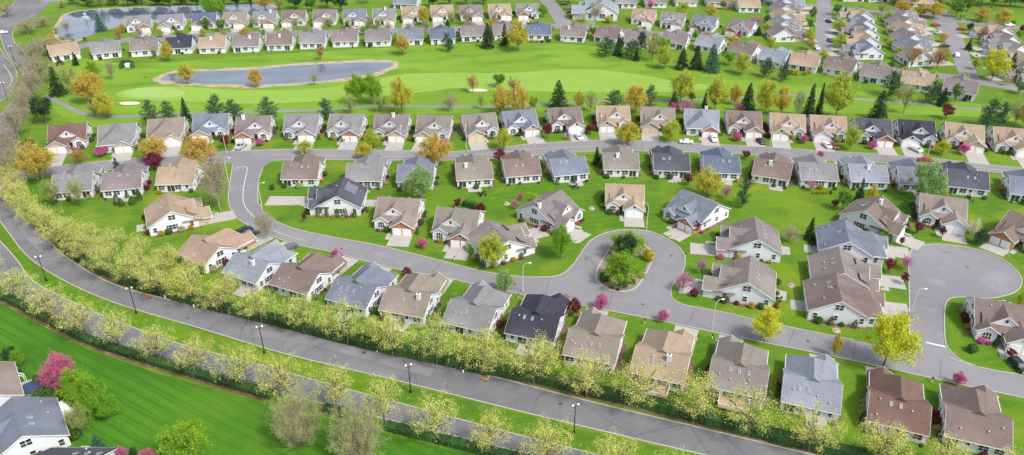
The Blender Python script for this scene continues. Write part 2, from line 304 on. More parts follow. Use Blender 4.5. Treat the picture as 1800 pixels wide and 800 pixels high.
# golf
FW = [(205,168),(215,160),(260,153),(320,152),(420,158),(560,156),(640,142),(720,130),(800,128),(900,128),(990,122),(1060,124),(1130,132),(1200,145),(1260,150),(1240,158),(1150,162),(1020,162),(930,160),(860,158),(800,155),(760,160),(640,172),(520,180),(420,182),(320,178),(240,175)]
sheet('golf_rough', smooth(W([(90,185),(85,140),(100,100),(240,112),(420,100),(600,88),(760,80),(900,75),(1050,82),(1180,110),(1330,135),(1420,150),(1560,165),(1700,180),(1900,205),(1900,225),(1700,205),(1400,198),(1100,195),(900,197),(600,205),(400,212),(200,220),(140,222)]), 4, True), .010, M['golf'])
sheet('fairway', smooth(W(FW), 4, True), .020, M['fairway'])
sheet('putting_green', smooth(W([(215,164),(235,156),(275,153),(315,157),(325,165),(300,171),(240,171)]), 4, True), .026, M['green'])
for b in ([(210,181),(220,179),(240,179),(246,182),(235,184),(215,184)], [(822,158),(835,156),(850,157),(858,160),(845,161),(828,161)], [(892,163),(905,161),(915,163),(905,166)]):
    sheet('sand_bunker', smooth(W(b), 4, True), .03, M['sand'])
GP = [(78,168),(100,178),(125,190),(150,201),(190,205),(250,204),(330,199),(450,197),(560,193),(640,188),(720,187),(800,188),(900,187),(960,182),(1040,178),(1120,176),(1200,176),(1260,173),(1330,169),(1400,168),(1500,174),(1600,181),(1700,190),(1800,199),(1900,210)]
ribbon('golf_path', s(GP), 2.3, .024, M['asphalt'])
PD = [(285,137),(300,130),(350,126),(400,124),(450,122),(500,117),(560,113),(620,110.5),(665,109.5),(690,111),(686,117),(655,129),(600,138),(560,143),(500,147),(430,149),(350,146.5),(300,143),(283,140)]
def grow(pts, k):
    cx = sum(p[0] for p in pts)/len(pts); cy = sum(p[1] for p in pts)/len(pts); out = []
    n = len(pts)
    for i, p in enumerate(pts):
        a, b = pts[i-1], pts[(i+1) % n]; d = (b[0]-a[0], b[1]-a[1]); L = hypot(*d); nx, ny = d[1]/L, -d[0]/L
        if (p[0]-cx)*nx+(p[1]-cy)*ny < 0: nx, ny = -nx, -ny
        out.append((p[0]+nx*k*random.uniform(.6,1.3), p[1]+ny*k*random.uniform(.6,1.3)))
    return out
pw = smooth(W(PD), 3, True); sheet('pond_bank', smooth(grow(smooth(W(PD), 3, True), 3.6), 2, True), .022, M['bank']); sheet('pond_water', pw, .032, M['water'])
PD2 = [(98,52),(104,66),(118,71),(140,70),(165,60),(200,48),(230,42),(300,36),(400,31),(470,26),(475,8),(400,9),(345,10),(280,12),(200,15),(145,19),(118,26),(108,38)]
sheet('pond_bank', smooth(grow(W(PD2), 2), 4, True), .022, M['bank']); sheet('pond_water', smooth(W(PD2), 3, True), .032, M['water'])
# streets of the upper quarter
FGc = [(90,90),(130,84),(165,77),(230,70),(300,65),(400,61),(520,58),(640,55),(760,52),(890,47),(980,46),(1060,50),(1110,56),(1190,62),(1250,70),(1320,82),(1380,94),(1450,104),(1530,117),(1600,127),(1680,137),(1760,150),(1900,172)]
ribbon('road', s(FGc), 8.5, .030, M['asphalt'])
strip('road', s([(935,-15),(950,3),(966,24),(980,46)]), s([(955,-15),(974,0),(990,20),(1008,44)]), .034, M['asphalt'])
strip('road', s([(1436,-10),(1435,15),(1433,60),(1431,104)]), s([(1460,-10),(1461,15),(1463,60),(1465,106)]), .034, M['asphalt'])
strip('road', s([(1620,20),(1638,34),(1656,64),(1672,95),(1688,138)]), s([(1665,18),(1682,40),(1696,76),(1708,108),(1726,146)]), .036, M['asphalt'])
ribbon('road', s([(1500,18),(1560,24),(1640,30),(1700,38),(1800,50),(1900,62)]), 8.5, .040, M['asphalt'])
ribbon('road', s([(1300,-6),(1380,6),(1460,14),(1520,18)]), 8.0, .044, M['asphalt'])
ribbon('path', s([(60,-8),(90,2),(130,-4)]), 5, .04, M['asphalt'])
# lawns with their own mowing
LB = [(-200,560),(-60,510),(0,534),(60,566),(150,612),(280,658),(450,706),(680,762),(870,812),(1000,850),(1000,1000),(-200,1000)]
sheet('mown_lawn', W(LB), .012, M['lawn_big'])
sheet('mown_lawn', smooth(W([(458,300),(470,290),(500,284),(600,284),(860,284),(1000,272),(1130,270),(1290,274),(1500,288),(1720,304),(1800,314),(1900,330),(1900,480),(1810,500),(1790,460),(1740,432),(1640,425),(1594,450),(1592,600),(1500,592),(1330,558),(1200,530),(1185,515),(1205,470),(1180,420),(1100,400),(1040,412),(985,480),(930,483),(850,474),(670,429),(520,399),(470,378),(460,355),(457,325)]), 2, True), .014, M['lawn'])
sheet('mown_lawn', W([(42,315),(200,302),(396,292),(396,360),(420,392),(470,418),(700,480),(1000,540),(1480,640),(1900,730),(1900,890),(1400,790),(1000,690),(800,638),(600,595),(450,555),(300,520),(200,494),(125,450),(75,405),(45,370),(28,335)]), .016, M['lawn'])
sheet('mown_lawn', W([(0,432),(-10,390),(10,408),(50,456),(110,496),(200,536),(350,581),(500,626),(700,674),(900,724),(1100,772),(1300,819),(1250,850),(1050,796),(900,758),(780,726),(600,678),(450,636),(300,596),(150,538),(64,493),(32,454)]), .013, M['lawn'])
sheet('mown_lawn', W([(1668,560),(1666,540),(1680,530),(1740,530),(1790,520),(1815,500),(1900,500),(1900,672),(1750,645),(1700,632),(1670,610)]), .015, M['lawn'])
sheet('mown_lawn', W([(42,293),(60,200),(130,225),(400,215),(900,205),(1400,205),(1900,232),(1900,300),(1800,290),(1550,266),(1350,253),(1140,242),(1050,241),(930,248),(790,261),(560,258),(400,262),(200,277)]), .018, M['lawn'])
# cul-de-sac island
ISL = [(1048,490),(1052,470),(1065,448),(1078,428),(1095,416),(1118,422),(1140,437),(1148,448),(1143,465),(1130,490),(1115,508),(1090,513),(1065,507)]
iw = smooth(W(ISL), 4, True); M['soil'] = mat('island_soil', (.25,.19,.14,1), .95, [('noise',.5,(.14,.10,.06,1),.45,.6,I1),('noise',3,(.33,.27,.21,1),.45,.7,I1),('noise',.9,(.10,.15,.03,1),.58,.7,I1)]); sheet('traffic_island', iw, .16, M['soil']); ribbon('kerb', iw+[iw[0]], .4, .03, M['kerb'], .15)
sheet('island_grass', smooth(W([(1110,455),(1130,450),(1140,452),(1138,465),(1128,480),(1115,475)]), 4, True), .168, M['lawn'])

# ------------------------------------------------------------------ leaf & tree meshes
def leaf_mesh(name, ctr, size, m, rs, updown=.0):
    ctr = np.asarray(ctr, float); n = len(ctr)
    a = rs.normal(size=(n,3)); a /= np.linalg.norm(a, axis=1)[:,None]
    b = rs.normal(size=(n,3)); b -= (a*b).sum(1)[:,None]*a; b /= np.linalg.norm(b, axis=1)[:,None]
    sz = (size*rs.uniform(.6,1.4,n))[:,None]
    v = np.stack([ctr+a*sz, ctr+b*sz*.62, ctr-a*sz, ctr-b*sz*.62], 1).reshape(-1,3)
    me = bpy.data.meshes.new(name); me.vertices.add(4*n); me.vertices.foreach_set('co', v.ravel().astype(np.float32))
    me.loops.add(4*n); me.loops.foreach_set('vertex_index', np.arange(4*n, dtype=np.int32))
    me.polygons.add(n); me.polygons.foreach_set('loop_start', np.arange(0, 4*n, 4, dtype=np.int32)); me.polygons.foreach_set('loop_total', np.full(n, 4, dtype=np.int32))
    me.materials.append(m); me.update(calc_edges=True); me.validate(); return me
def skeleton(rs, levels=4, fork=3, spread=.62, trunk=.26, r0=.022, up=.35, ratio=.74, l0=.27):
    segs, tips = [], []
    def grow_(p, d, L, r, lv):
        q = p; dd = d.copy()
        for k in range(2):
            dd = dd + rs.normal(size=3)*.10; dd[2] += up*.12; dd /= np.linalg.norm(dd); q2 = q+dd*L/2
            segs.append((q, q2, r*(1-.2*k), r*(.8-.2*k), lv)); q = q2
            if lv >= levels-2: tips.append((q, lv))
        if lv == levels: tips.append((q, lv)); return
        nf = fork + (1 if rs.random() < .3 else 0); ph = rs.uniform(0, 2*pi)
        for k in range(nf):
            t = ph+2*pi*k/nf+rs.normal()*.35; s_ = spread*rs.uniform(.65,1.3)
            ax = np.cross(dd, (1,0,0) if abs(dd[0]) < .8 else (0,1,0)); ax /= np.linalg.norm(ax); bx = np.cross(dd, ax)
            nd = dd*cos(s_)+(ax*cos(t)+bx*sin(t))*sin(s_); nd[2] += up*.3; nd /= np.linalg.norm(nd)
            grow_(q, nd, L*ratio*rs.uniform(.8,1.15), r*.58, lv+1)
    p0 = np.zeros(3); d0 = np.array([rs.normal()*.04, rs.normal()*.04, 1.]); d0 /= np.linalg.norm(d0)
    segs.append((p0-d0*.02, p0+d0*trunk, r0*1.2, r0, 0)); grow_(p0+d0*trunk, d0, l0*.6, r0, 1)
    return segs, tips
def norm_fit(pts, tips):
    P = np.array([t[0] for t in tips]); zt = np.percentile(P[:,2], 98); r = np.percentile(np.hypot(P[:,0], P[:,1]), 94)
    return zt, r
def seg_mesh(name, segs, sc, m, minr=.0):
    mb = MB()
    for a, b, r0, r1, lv in segs:
        n = 6 if lv <= 1 else (4 if lv <= 2 else 3); rr = max(r0, minr), max(r1, minr)
        mb.tube([a*sc, b*sc], rr, n, cap=False)
    return mb.mesh(name, m, True)
LEAF = {}
def leafm(name, col, alt, isl=.35, hue=.015, tr=.3):
    if name not in LEAF:
        LEAF[name] = mat('leaf_'+name, col+(1,), .8, [('noise', 3.0, alt+(1,), .4, .65, I1)], island=isl, objrand=hue, transl=tr)
    return LEAF[name]
leafm('budding', (.74,.74,.22), (.54,.60,.13)); leafm('pale', (.44,.46,.15), (.32,.38,.10)); leafm('bare', (.42,.34,.24), (.33,.33,.15))
leafm('orange', (.60,.41,.08), (.52,.44,.08)); leafm('yellow', (.60,.54,.07), (.42,.38,.04)); leafm('yellowgreen', (.52,.56,.06), (.36,.46,.05))
leafm('brightyellow', (.68,.70,.04), (.44,.54,.04)); leafm('lime', (.25,.45,.025), (.15,.34,.02)); leafm('green', (.10,.22,.04), (.16,.28,.05))
leafm('conifer', (.022,.055,.024), (.035,.08,.03), .4, .01, .1); leafm('pine', (.035,.10,.04), (.06,.14,.055), .4, .01, .1); leafm('spruce', (.05,.13,.085), (.08,.17,.11), .4, .01, .1)
leafm('pink', (.62,.20,.40), (.50,.13,.33)); leafm('plum', (.16,.018,.045), (.25,.03,.06), .4); leafm('white', (.72,.74,.62), (.55,.6,.4))
leafm('rust', (.44,.22,.10), (.50,.32,.10)); leafm('palegreen', (.32,.46,.15), (.24,.38,.10)); leafm('hotpink', (.66,.16,.34), (.52,.13,.27))
leafm('hedge', (.034,.085,.022), (.055,.115,.03), .4, .01, .15); leafm('box', (.06,.13,.025), (.09,.18,.03), .35, .015, .15); leafm('gold', (.55,.42,.02), (.42,.36,.03)); leafm('redball', (.15,.028,.04), (.22,.05,.05)); leafm('hay', (.50,.49,.20), (.40,.44,.12))

SHAPE = {}
def build_shape(kind, var):
    key = (kind, var)
    if key in SHAPE: return SHAPE[key]
    rs = np.random.RandomState(hash(kind) % 1000 if False else (sum(map(ord, kind))*7+var*13))
    if kind in ('airy', 'bushy', 'sparse', 'bigbare'):
        K, zc, rz_, per, sd, size, z0 = dict(airy=(54,.60,.38,66,.042,.0100,.16), sparse=(48,.66,.30,66,.042,.0078,.28), bushy=(66,.57,.42,110,.046,.0135,.10), bigbare=(130,.48,.46,60,.034,.0060,.0))[kind]
        c = rs.normal(size=(K,3)); c /= np.linalg.norm(c, axis=1)[:,None]; c *= (rs.random(K)**.38)[:,None]
        c[:,2] = np.where(c[:,2] < -.55, c[:,2]*.6, c[:,2]); prof = 1-.18*np.clip(c[:,2], 0, 1)
        c = c*np.stack([.45*prof, .45*prof, np.full(K, rz_)], 1)*rs.uniform(.88,1.1,(K,1))+np.array([0,0,zc])
        trunk = [(np.array([0,0,-.02]), np.array([.004,0,.30]), .019, .014, 0), (np.array([.004,0,.30]), np.array([0,.01,.6]), .014, .007, 1)]
        L = []
        for q in c:
            rr = hypot(q[0], q[1]); zs = max(z0+.03, min(q[2]-.55*rr-.06, .55)); p0 = np.array([.004,0,zs]) if kind != 'bigbare' else np.array([q[0]*.06,q[1]*.06,0])
            m1 = p0+(q-p0)*.5+np.array([q[0]*.12,q[1]*.12,-.02]) + rs.normal(size=3)*.012
            trunk += [(p0, m1, .0075, .0048, 2), (m1, q, .0048, .0022, 3)]
            for j in range(5 if kind != 'bigbare' else 9):
                t_ = q+rs.normal(size=3)*sd*1.5+(q-m1)*.15; trunk.append((q if j % 2 else (m1+q)/2, t_, .0024, .0010, 3))
                L.append(t_+rs.normal(size=(per//6,3))*sd*.55)
            L.append(q+rs.normal(size=(per,3))*sd*rs.uniform(.7,1.3))
            if kind in ('bushy','airy','sparse'): L.append(m1+rs.normal(size=(per//5,3))*sd)
        L = np.concatenate(L); L = L[L[:,2] > (.1 if kind != 'bigbare' else .2)]
    elif kind == 'round':       # dense clumpy crown
        K = 46; c = rs.normal(size=(K,3)); c /= np.linalg.norm(c, axis=1)[:,None]; c *= rs.uniform(.45,1,K)[:,None]
        c = c*np.array([.36,.36,.32])+np.array([0,0,.60]); L = []
        for q in c: L.append(q+rs.normal(size=(95,3))*rs.uniform(.035,.06))
        L = np.concatenate(L); size = .019
        trunk = [(np.array([0,0,-.02]), np.array([.01,0,.4]), .024, .018, 0)] + [(np.array([.01,0,.3]), q, .011, .004, 2) for q in c[:14]]
    elif kind in ('cone', 'spire', 'pinetree'):
        L = []; trunk = [(np.array([0,0,-.02]), np.array([0,0,.97]), .02, .003, 0)]
        lv = dict(cone=22, spire=26, pinetree=13)[kind]
        for i in range(lv):
            z = .06+.90*i/lv if kind != 'pinetree' else .12+.82*i/lv
            R = (.5*(1-z)**.85+.015) if kind != 'pinetree' else .46*math.sin(min(1, (1.05-z)*1.25)*pi/2)*(.75+.5*rs.random())
            nb = int(9+6*(1-z)) if kind != 'pinetree' else 7
            for k in range(nb):
                t = rs.uniform(0, 2*pi); Rk = R*rs.uniform(.72,1.12); n = max(6, int(Rk*(85 if kind != 'pinetree' else 110)))
                u = rs.random(n)**.6; droop = -.10*Rk if kind != 'pinetree' else .10*Rk
                p = np.stack([cos(t)*u*Rk, sin(t)*u*Rk, z+droop*u*2*u], 1); p += rs.normal(size=p.shape)*np.array([.017,.017,.012 if kind != 'pinetree' else .018])*(1 if kind != 'pinetree' else 1.5)
                L.append(p); 
                if kind == 'pinetree': trunk.append((np.array([0,0,z]), np.array([cos(t)*Rk*.9, sin(t)*Rk*.9, z+droop]), .008, .002, 3))
        L = np.concatenate(L); L = L[:9000]; size = .017 if kind != 'pinetree' else .018
    elif kind == 'ball':        # shrub
        n = 900; c = rs.normal(size=(n,3)); c /= np.linalg.norm(c, axis=1)[:,None]; c *= (rs.uniform(.7,1.0,n)*(1+.10*np.sin(c[:,0]*5+var)))[:,None]
        L = c*np.array([.48,.48,.5])+np.array([0,0,.48]); L = L[L[:,2] > 0]; size = .06; trunk = [(np.zeros(3), np.array([0,0,.6]), .05, .02, 0)]
    elif kind == 'column':      # arborvitae
        n = 1100; z = rs.random(n)**.9; t = rs.uniform(0, 2*pi, n); R = .48*np.clip(1-z**2.6, 0, 1)*rs.uniform(.75,1.05,n)
        L = np.stack([np.cos(t)*R, np.sin(t)*R, z], 1); size = .045; trunk = [(np.zeros(3), np.array([0,0,.6]), .05, .02, 0)]
    mb = MB()
    for a, b, r0, r1, lv in trunk: mb.tube([a, b], (r0, r1), 6 if lv <= 1 else 3, cap=False)
    SHAPE[key] = (L, size, mb, rs); return SHAPE[key]
MCACHE = {}
def plant_meshes(kind, var, leaf, bark):
    k = (kind, var, leaf)
    if k not in MCACHE:
        L, size, mb, rs = build_shape(kind, var)
        lm = leaf_mesh('crown', L, size, LEAF[leaf], np.random.RandomState(var+5))
        MCACHE[k] = (lm, mb.mesh('trunk', M[bark], True))
    return MCACHE[k]
def plant(name, cat, kind, leaf, loc, h, w, label, group=None, nvar=3, parts=('crown', 'trunk'), bark='bark'):
    var = random.randrange(nvar); lm, tm = plant_meshes(kind, var, leaf, bark)
    e = thing(name, label, cat, loc, random.uniform(0, 2*pi), group, (w, w, h))
    if parts: put(parts[0], lm, e); put(parts[1], tm, e)
    return e
# tree kinds: name -> (object name, shape, leaf, look, default width/height ratio, bark)
TK = dict(
 bud=('budding_tree','sparse','budding','budding yellow-green','bark'), pale=('budding_tree','airy','pale','pale green budding','bark'),
 bare=('bare_tree','airy','bare','greyish half-bare','bark_light'), bigbare=('bare_tree','bigbare','hay','wide multi-stemmed thin-leaved','bark_light'),
 orange=('maple_tree','bushy','orange','orange-gold','bark'), yellow=('flowering_tree','bushy','yellow','golden yellow','bark'),
 yg=('young_tree','bushy','yellowgreen','yellow-green','bark'), by=('yellow_tree','bushy','brightyellow','bright lemon-yellow','bark'),
 lime=('lime_green_tree','bushy','lime','bright lime-green','bark'), green=('broadleaf_tree','round','green','mid-green rounded','bark'),
 limer=('lime_green_tree','round','lime','dense lime-green','bark'),
 conifer=('conifer_tree','spire','conifer','dark green conical evergreen','bark'), cone=('conifer_tree','cone','conifer','dark spreading conical evergreen','bark'),
 pine=('pine_tree','pinetree','pine','feathery green pine','bark'), spruce=('spruce_tree','cone','spruce','blue-green spruce','bark'), yew=('evergreen_tree','round','conifer','dark rounded evergreen','bark'),
 pink=('blossom_tree','airy','pink','pink blossoming','bark'), hot=('blossom_tree','bushy','hotpink','deep pink blossoming','bark'), plum=('plum_tree','round','plum','dark red-leaved','bark'),
 white=('blossom_tree','airy','white','white blossoming','bark'), rust=('maple_tree','airy','rust','rust-brown budding','bark'), pg=('willow_tree','bushy','palegreen','pale green airy','bark'),
 goldcone=('golden_conifer','cone','gold','golden conical','bark'))
def tree(k, x, yb, yt, wpx, place, group=None):
    nm, shape, leaf, look, bark = TK[k]
    h = max(2.0, height(yb, yt)*1.0); w = wpx/px_scale(x, yb)*1.04
    return plant(nm, 'conifer' if k in ('conifer','cone','pine','spruce','yew','goldcone') else 'blossom tree' if k in ('pink','hot','white','plum') else 'budding tree' if k in ('bud','pale') else 'tree', shape, leaf, g(x, yb), h, w, f'{look} tree {place}', group, bark=bark)

# ------------------------------------------------------------------ houses
WIN = {}
def win_mesh(kind):
    if kind in WIN: return WIN[kind]
    w, h = dict(single=(.95,1.5), double=(1.9,1.5), small=(.8,1.0), slider=(2.3,2.1), attic=(.7,.9), arch=(1.9,2.0), triple=(2.7,1.5))[kind]
    fr, gl = MB(), MB(); t = .09
    n = dict(double=2, slider=2, triple=3, arch=3).get(kind, 1)
    if kind == 'arch':
        pts = [(-w/2, -h/2)]+[(w/2, -h/2)]+[(w/2*cos(a), h/2-w*.32+w*.36*sin(a)) for a in np.linspace(0, pi, 9)]
        gl.add([(x, -.05, z) for x, z in pts]+[(x, .06, z) for x, z in pts], [tuple(range(len(pts)))]+[(i, len(pts)+i, len(pts)+(i+1)%len(pts), (i+1)%len(pts)) for i in range(len(pts))])
        for i in range(len(pts)):
            a, b = pts[i], pts[(i+1) % len(pts)]; fr.tube([(a[0], -.06, a[1]), (b[0], -.06, b[1])], (.07,.07), 4)
    else:
        gl.box(-w/2, w/2, -.04, .06, -h/2, h/2)
        fr.box(-w/2-t, w/2+t, -.08, .02, h/2, h/2+t); fr.box(-w/2-t, w/2+t, -.08, .02, -h/2-t, -h/2)
        fr.box(-w/2-t, -w/2, -.08, .02, -h/2, h/2); fr.box(w/2, w/2+t, -.08, .02, -h/2, h/2)
    for i in range(1, n): x = -w/2+w*i/n; fr.box(x-.04, x+.04, -.07, .03, -h/2+.01, h/2-.01)
    if kind in ('single', 'double', 'triple', 'arch'): fr.box(-w/2+.01, w/2-.01, -.065, .03, -.03, .03)
    WIN[kind] = (gl.mesh('window', M['glass']), fr.mesh('frame', M['trim'])); return WIN[kind]
SHUT = {}
def window(par, kind, x, y, z, rot, detail, shutters=False):
    gm, fm = win_mesh(kind); wo = put('window', gm, par, (x, y, z), rot); put('frame', fm, wo)
    if shutters and detail:
        if kind not in SHUT:
            w, h = dict(single=(.95,1.5), double=(1.9,1.5), attic=(.75,1.05)).get(kind, (1,1.5)); m_ = MB()
            m_.box(-.2, .2, -.06, .02, -h/2, h/2)
            SHUT[kind] = (m_.mesh('shutter', M['shut']), w/2+.32)
        for s_ in (-1, 1): put('shutter', SHUT[kind][0], wo, (s_*SHUT[kind][1], 0, 0))
GM = {}
def gmesh(key, fn):
    if key not in GM: GM[key] = fn()
    return GM[key]
HOUSES = []
def house(ref, px, py, face, color, row, desc=None, gs=1, style='T', Wd=11.6, run=5.6, facade='stone', gdoor='door_white', chim=None, sky=2, detail=1, sc=1.0, dgr=None, wall='siding', deck=False, patio=False, drive=True, streetd=None, rw=None):
    """face: unit vector the front looks along. ref: which ground point (px,py) is"""
    rnd = random.Random(int(px*31+py*17)); sc = sc if isinstance(sc, tuple) else (sc, sc, sc); th = atan2(face[0], -face[1])
    hw = Wd/2; yr = 1.5; rear = yr+run; front = yr-run; ez = 3.0; pitch = .60; rz = ez+run*pitch
    if rw: pitch = rw; rz = ez+run*pitch
    yf = -8.6
    X, Y, _ = g(px, py); ct, st = cos(th), sin(th)
    def w2(lx, ly): return (ct*lx-st*ly, st*lx+ct*ly)
    if ref == 'F': off = (0, yf)
    elif ref == 'R': off = (0, rear)
    elif ref == 'S':
        c1, c2 = w2(hw, 0), w2(-hw, 0); off = ((hw if c1[1] < c2[1] else -hw), -.6)
    else: off = (0, -.6)
    off = (off[0]*sc[0], off[1]*sc[1]); o_ = w2(*off); loc = (X-o_[0], Y-o_[1], 0)
    e = thing('house', desc or 'house', 'house', loc, th, None, sc)
    rm = roofmat(color); wm = M[wall]
    wb, rb, tb = MB(), MB(), MB()
    # main body: pentagon extruded along x
    prof = [(rear, -.3), (rear, ez-.05), (yr, rz-.08), (front, ez-.05), (front, -.3)]
    n = 5; vs = [(-hw, y, z) for y, z in prof]+[(hw, y, z) for y, z in prof]
    wb.add(vs, [tuple(range(n)), tuple(range(2*n-1, n-1, -1))]+[(i, n+i, n+(i+1)%n, (i+1)%n) for i in range(n)])
    ov = .35; oh = .45
    def gable_x(x0, x1, y_r, yA, yB, z_r, sl, th_=.2):     # ridge along x
        zA = z_r-abs(yA-y_r)*sl; zB = z_r-abs(yB-y_r)*sl
        rb.slab([(x0,yA,zA),(x1,yA,zA),(x1,y_r,z_r),(x0,y_r,z_r)], th_); rb.slab([(x0,y_r,z_r),(x1,y_r,z_r),(x1,yB,zB),(x0,yB,zB)], th_)
        for x in (x0, x1):
            tb.beam((x,yA,zA-.10),(x,y_r,z_r-.10), .08, .17); tb.beam((x,yB,zB-.10),(x,y_r,z_r-.10), .08, .17)
        tb.beam((x0,yA,zA-.10),(x1,yA,zA-.10), .10, .15); tb.beam((x0,yB,zB-.10),(x1,yB,zB-.10), .10, .15)
    def gable_y(x_r, wdt, y0, y1, z_r, sl, tl=.6, th_=.18):        # ridge along y, from y0 (front) to y1 (buried)
        h = wdt/2+.3; zE = z_r-h*sl
        rb.slab([(x_r-h,y0,zE),(x_r,y0,z_r),(x_r,y1,z_r),(x_r-h,y1,zE)], th_); rb.slab([(x_r,y0,z_r),(x_r+h,y0,zE),(x_r+h,y1,zE),(x_r,y1,z_r)], th_)
        tb.beam((x_r-h,y0-.02,zE-.09),(x_r,y0-.02,z_r-.09), .08, .17); tb.beam((x_r+h,y0-.02,zE-.09),(x_r,y0-.02,z_r-.09), .08, .17)
        tb.beam((x_r-h-.03,y0,zE-.09),(x_r-h-.03,y0+tl,zE-.09), .08, .13); tb.beam((x_r+h+.03,y0,zE-.09),(x_r+h+.03,y0+tl,zE-.09), .08, .13)
    gable_x(-hw-ov, hw+ov, yr, front-oh, rear+oh, rz+.1, pitch)
    def pent_y(b, x_r, wdt, y0, y1, ez_, z_r, z0=-.3):
        p = [(x_r-wdt/2, z0), (x_r+wdt/2, z0), (x_r+wdt/2, ez_), (x_r, z_r), (x_r-wdt/2, ez_)]
        vs = [(x, y0, z) for x, z in p]+[(x, y1, z) for x, z in p]
        b.add(vs, [(0,1,2,3,4), (9,8,7,6,5)]+[(i, 5+i, 5+(i+1)%5, (i+1)%5) for i in range(5)])
    gw = 6.2; gx = gs*(hw-gw/2+.05); gsl = .62; gz = 2.7+gw/2*gsl
    fb = MB()
    if style == 'T':            # street front seen: dormer gable over garage + bay gables
        cw = 7.2; cx = -gs*rnd.choice([.2,.6,1.0]); cy = front-.15+rnd.random()*.3; csl = .74; cz = min(rz-.2, 3.5+cw/2*csl)
        pent_y(wb, cx, cw-.3, cy, yr, cz-cw/2*csl, cz-.15, 2.0); gable_y(cx, cw, cy-.22, yr+.3, cz, csl, .05)
        pent_y(fb, gx, gw-.35, yf, front+1.2, 2.65, gz-.2); gable_y(gx, gw, yf-.4, front+4.2, gz, gsl, 2.6)
        bw = 4.2; bx = -gs*(hw-bw/2+.02); bz = 2.9+bw/2*.66
        pent_y(wb, bx, bw-.3, front-1.9, front+1, 2.85, bz-.2); gable_y(bx, bw, front-2.3, front+4.0, bz, .66)
        rb.slab([(-hw+1,front-1.6,2.75),(hw-1,front-1.6,2.75),(hw-1,front+2.4,5.0),(-hw+1,front+2.4,5.0)], .2)
        wb.box(-hw+1.2, hw-1.2, front-.55, front+1, -.3, 2.9)
        window(e, 'attic', cx, cy-.01, cz-1.35, 0, detail, False)
        window(e, 'arch', bx, front-1.91, 1.55, 0, detail)
        if detail: window(e, 'attic', gx, yf-.01, gz-1.0, 0, detail) if rnd.random() < .3 else None
        dx = (gx-gs*gw/2+bx+gs*bw/2)/2
    else:                       # hip-fronted cross roof, higher than the main ridge
        h = hw-.55; zr2 = ez+(h+.3)*.66; y1 = yr+.5; ya = -4.9; ye = yf+.2-.4; hh = h+.4
        A = [(-hh,ye,ez-.05),(hh,ye,ez-.05),(hh,y1-.3,ez-.05),(-hh,y1-.3,ez-.05)]; R0 = (0,ya,zr2); R1 = (0,y1,zr2)
        zin = rz-.2
        rb.add(A+[R0,R1]+[(p[0],p[1],p[2]-.2) for p in A], [(0,1,4),(1,2,5,4),(3,0,4,5),(0,6,7,1),(1,7,8,2),(3,9,6,0),(9,8,7,6),(2,8,9,3),(2,3,5)])
        tb.beam((-hh,ye,ez-.13),(hh,ye,ez-.13), .12, .2); tb.beam((-hh,ye,ez-.13),(-hh,front-oh,ez-.13), .12, .2); tb.beam((hh,ye,ez-.13),(hh,front-oh,ez-.13), .12, .2)
        wb.box(-h, h, yf+.3, front+1, -.3, ez-.1)
        pent_y(fb, gx, gw-.35, yf-.9, yf+2, 2.6, gz-.3); gable_y(gx, gw, yf-1.3, yf+4.4, gz-.1, gsl)
        window(e, 'arch', -gs*(h-2.2), yf+.29, 1.6, 0, detail); dx = -gs*.4
        if detail:
            for yy in (-6.2, -3.9): 
                window(e, 'single', h+.01, yy, 1.6, pi/2, detail); window(e, 'single', -h-.01, yy, 1.6, -pi/2, detail)
    gf = yf if style == 'T' else yf-.9
    put('wall', wb.mesh('wall', wm), e); ro = put('roof', rb.mesh('roof', rm), e); put('trim', tb.mesh('trim', M['trim']), e)
    put('garage', fb.mesh('garage', M[facade]), e)
    def gd():
        m_ = MB(); m_.box(-1.22,1.22,-.05,.05,0,2.15)
        for z in (.55,1.1,1.65): m_.box(-1.2,1.2,-.065,0,z-.02,z+.02)
        return m_.mesh('garage_door', M[gdoor])
    for s_ in (-1, 1): put('garage_door', gmesh(('gd', gdoor), gd), e, (gx+s_*1.38, gf-.02, 0))
    def fd():
        m_ = MB(); m_.box(-.5,.5,-.05,.05,0,2.1); return m_.mesh('front_door', M['door_dark'])
    put('front_door', gmesh('fd', fd), e, (dx, (front-.58 if style == 'T' else yf+.26), .1))
    # rear wall
    opts = [('slider', 1.15), ('double', 1.6), ('double', 1.6), ('small', 1.7)]; rnd.shuffle(opts)
    xs = [-hw+1.9, -hw+4.9, hw-4.4, hw-1.7] if detail else [-hw+2.4, 0, hw-2.2]
    for (k, z), x in zip(opts, xs): window(e, k, x+rnd.uniform(-.3,.3), rear+.01, z, pi, detail)
    # side walls
    for sx in (-1, 1):
        r_ = pi/2 if sx > 0 else -pi/2
        if detail: window(e, 'double', sx*(hw+.01), yr+.1, rz-2.0, r_, detail)
        for yy, k in ((front+1.5, 'single'), (yr+.3, 'double' if rnd.random() < .5 else 'single'), (rear-1.6, 'single')):
            window(e, k, sx*(hw+.01), yy+rnd.uniform(-.4,.4), 1.6, r_, detail, detail and k == 'double')
    # roof furniture on the visible rear slope
    def skl():
        m_ = MB(); m_.box(-.31,.31,-.52,.52,-.05,.14); m_.box(-.24,.24,-.44,.44,.14,.16,1); return m_.mesh('skylight', [M['flash'], M['skyglass']])
    a = math.atan(pitch); fs = 1 if style != 'T' else 1
    x0 = rnd.uniform(-2.5,1.2)
    yy = yr+run*rnd.choice([.28,.35,.45])
    if sky == 2 and rnd.random() < .3: sky = rnd.choice([0,1,3])
    for i in range(sky):
        put('skylight', gmesh('skl', skl), ro, (x0+i*2.1, yy, rz+.14-(yy-yr)*pitch), (-a, 0, 0))
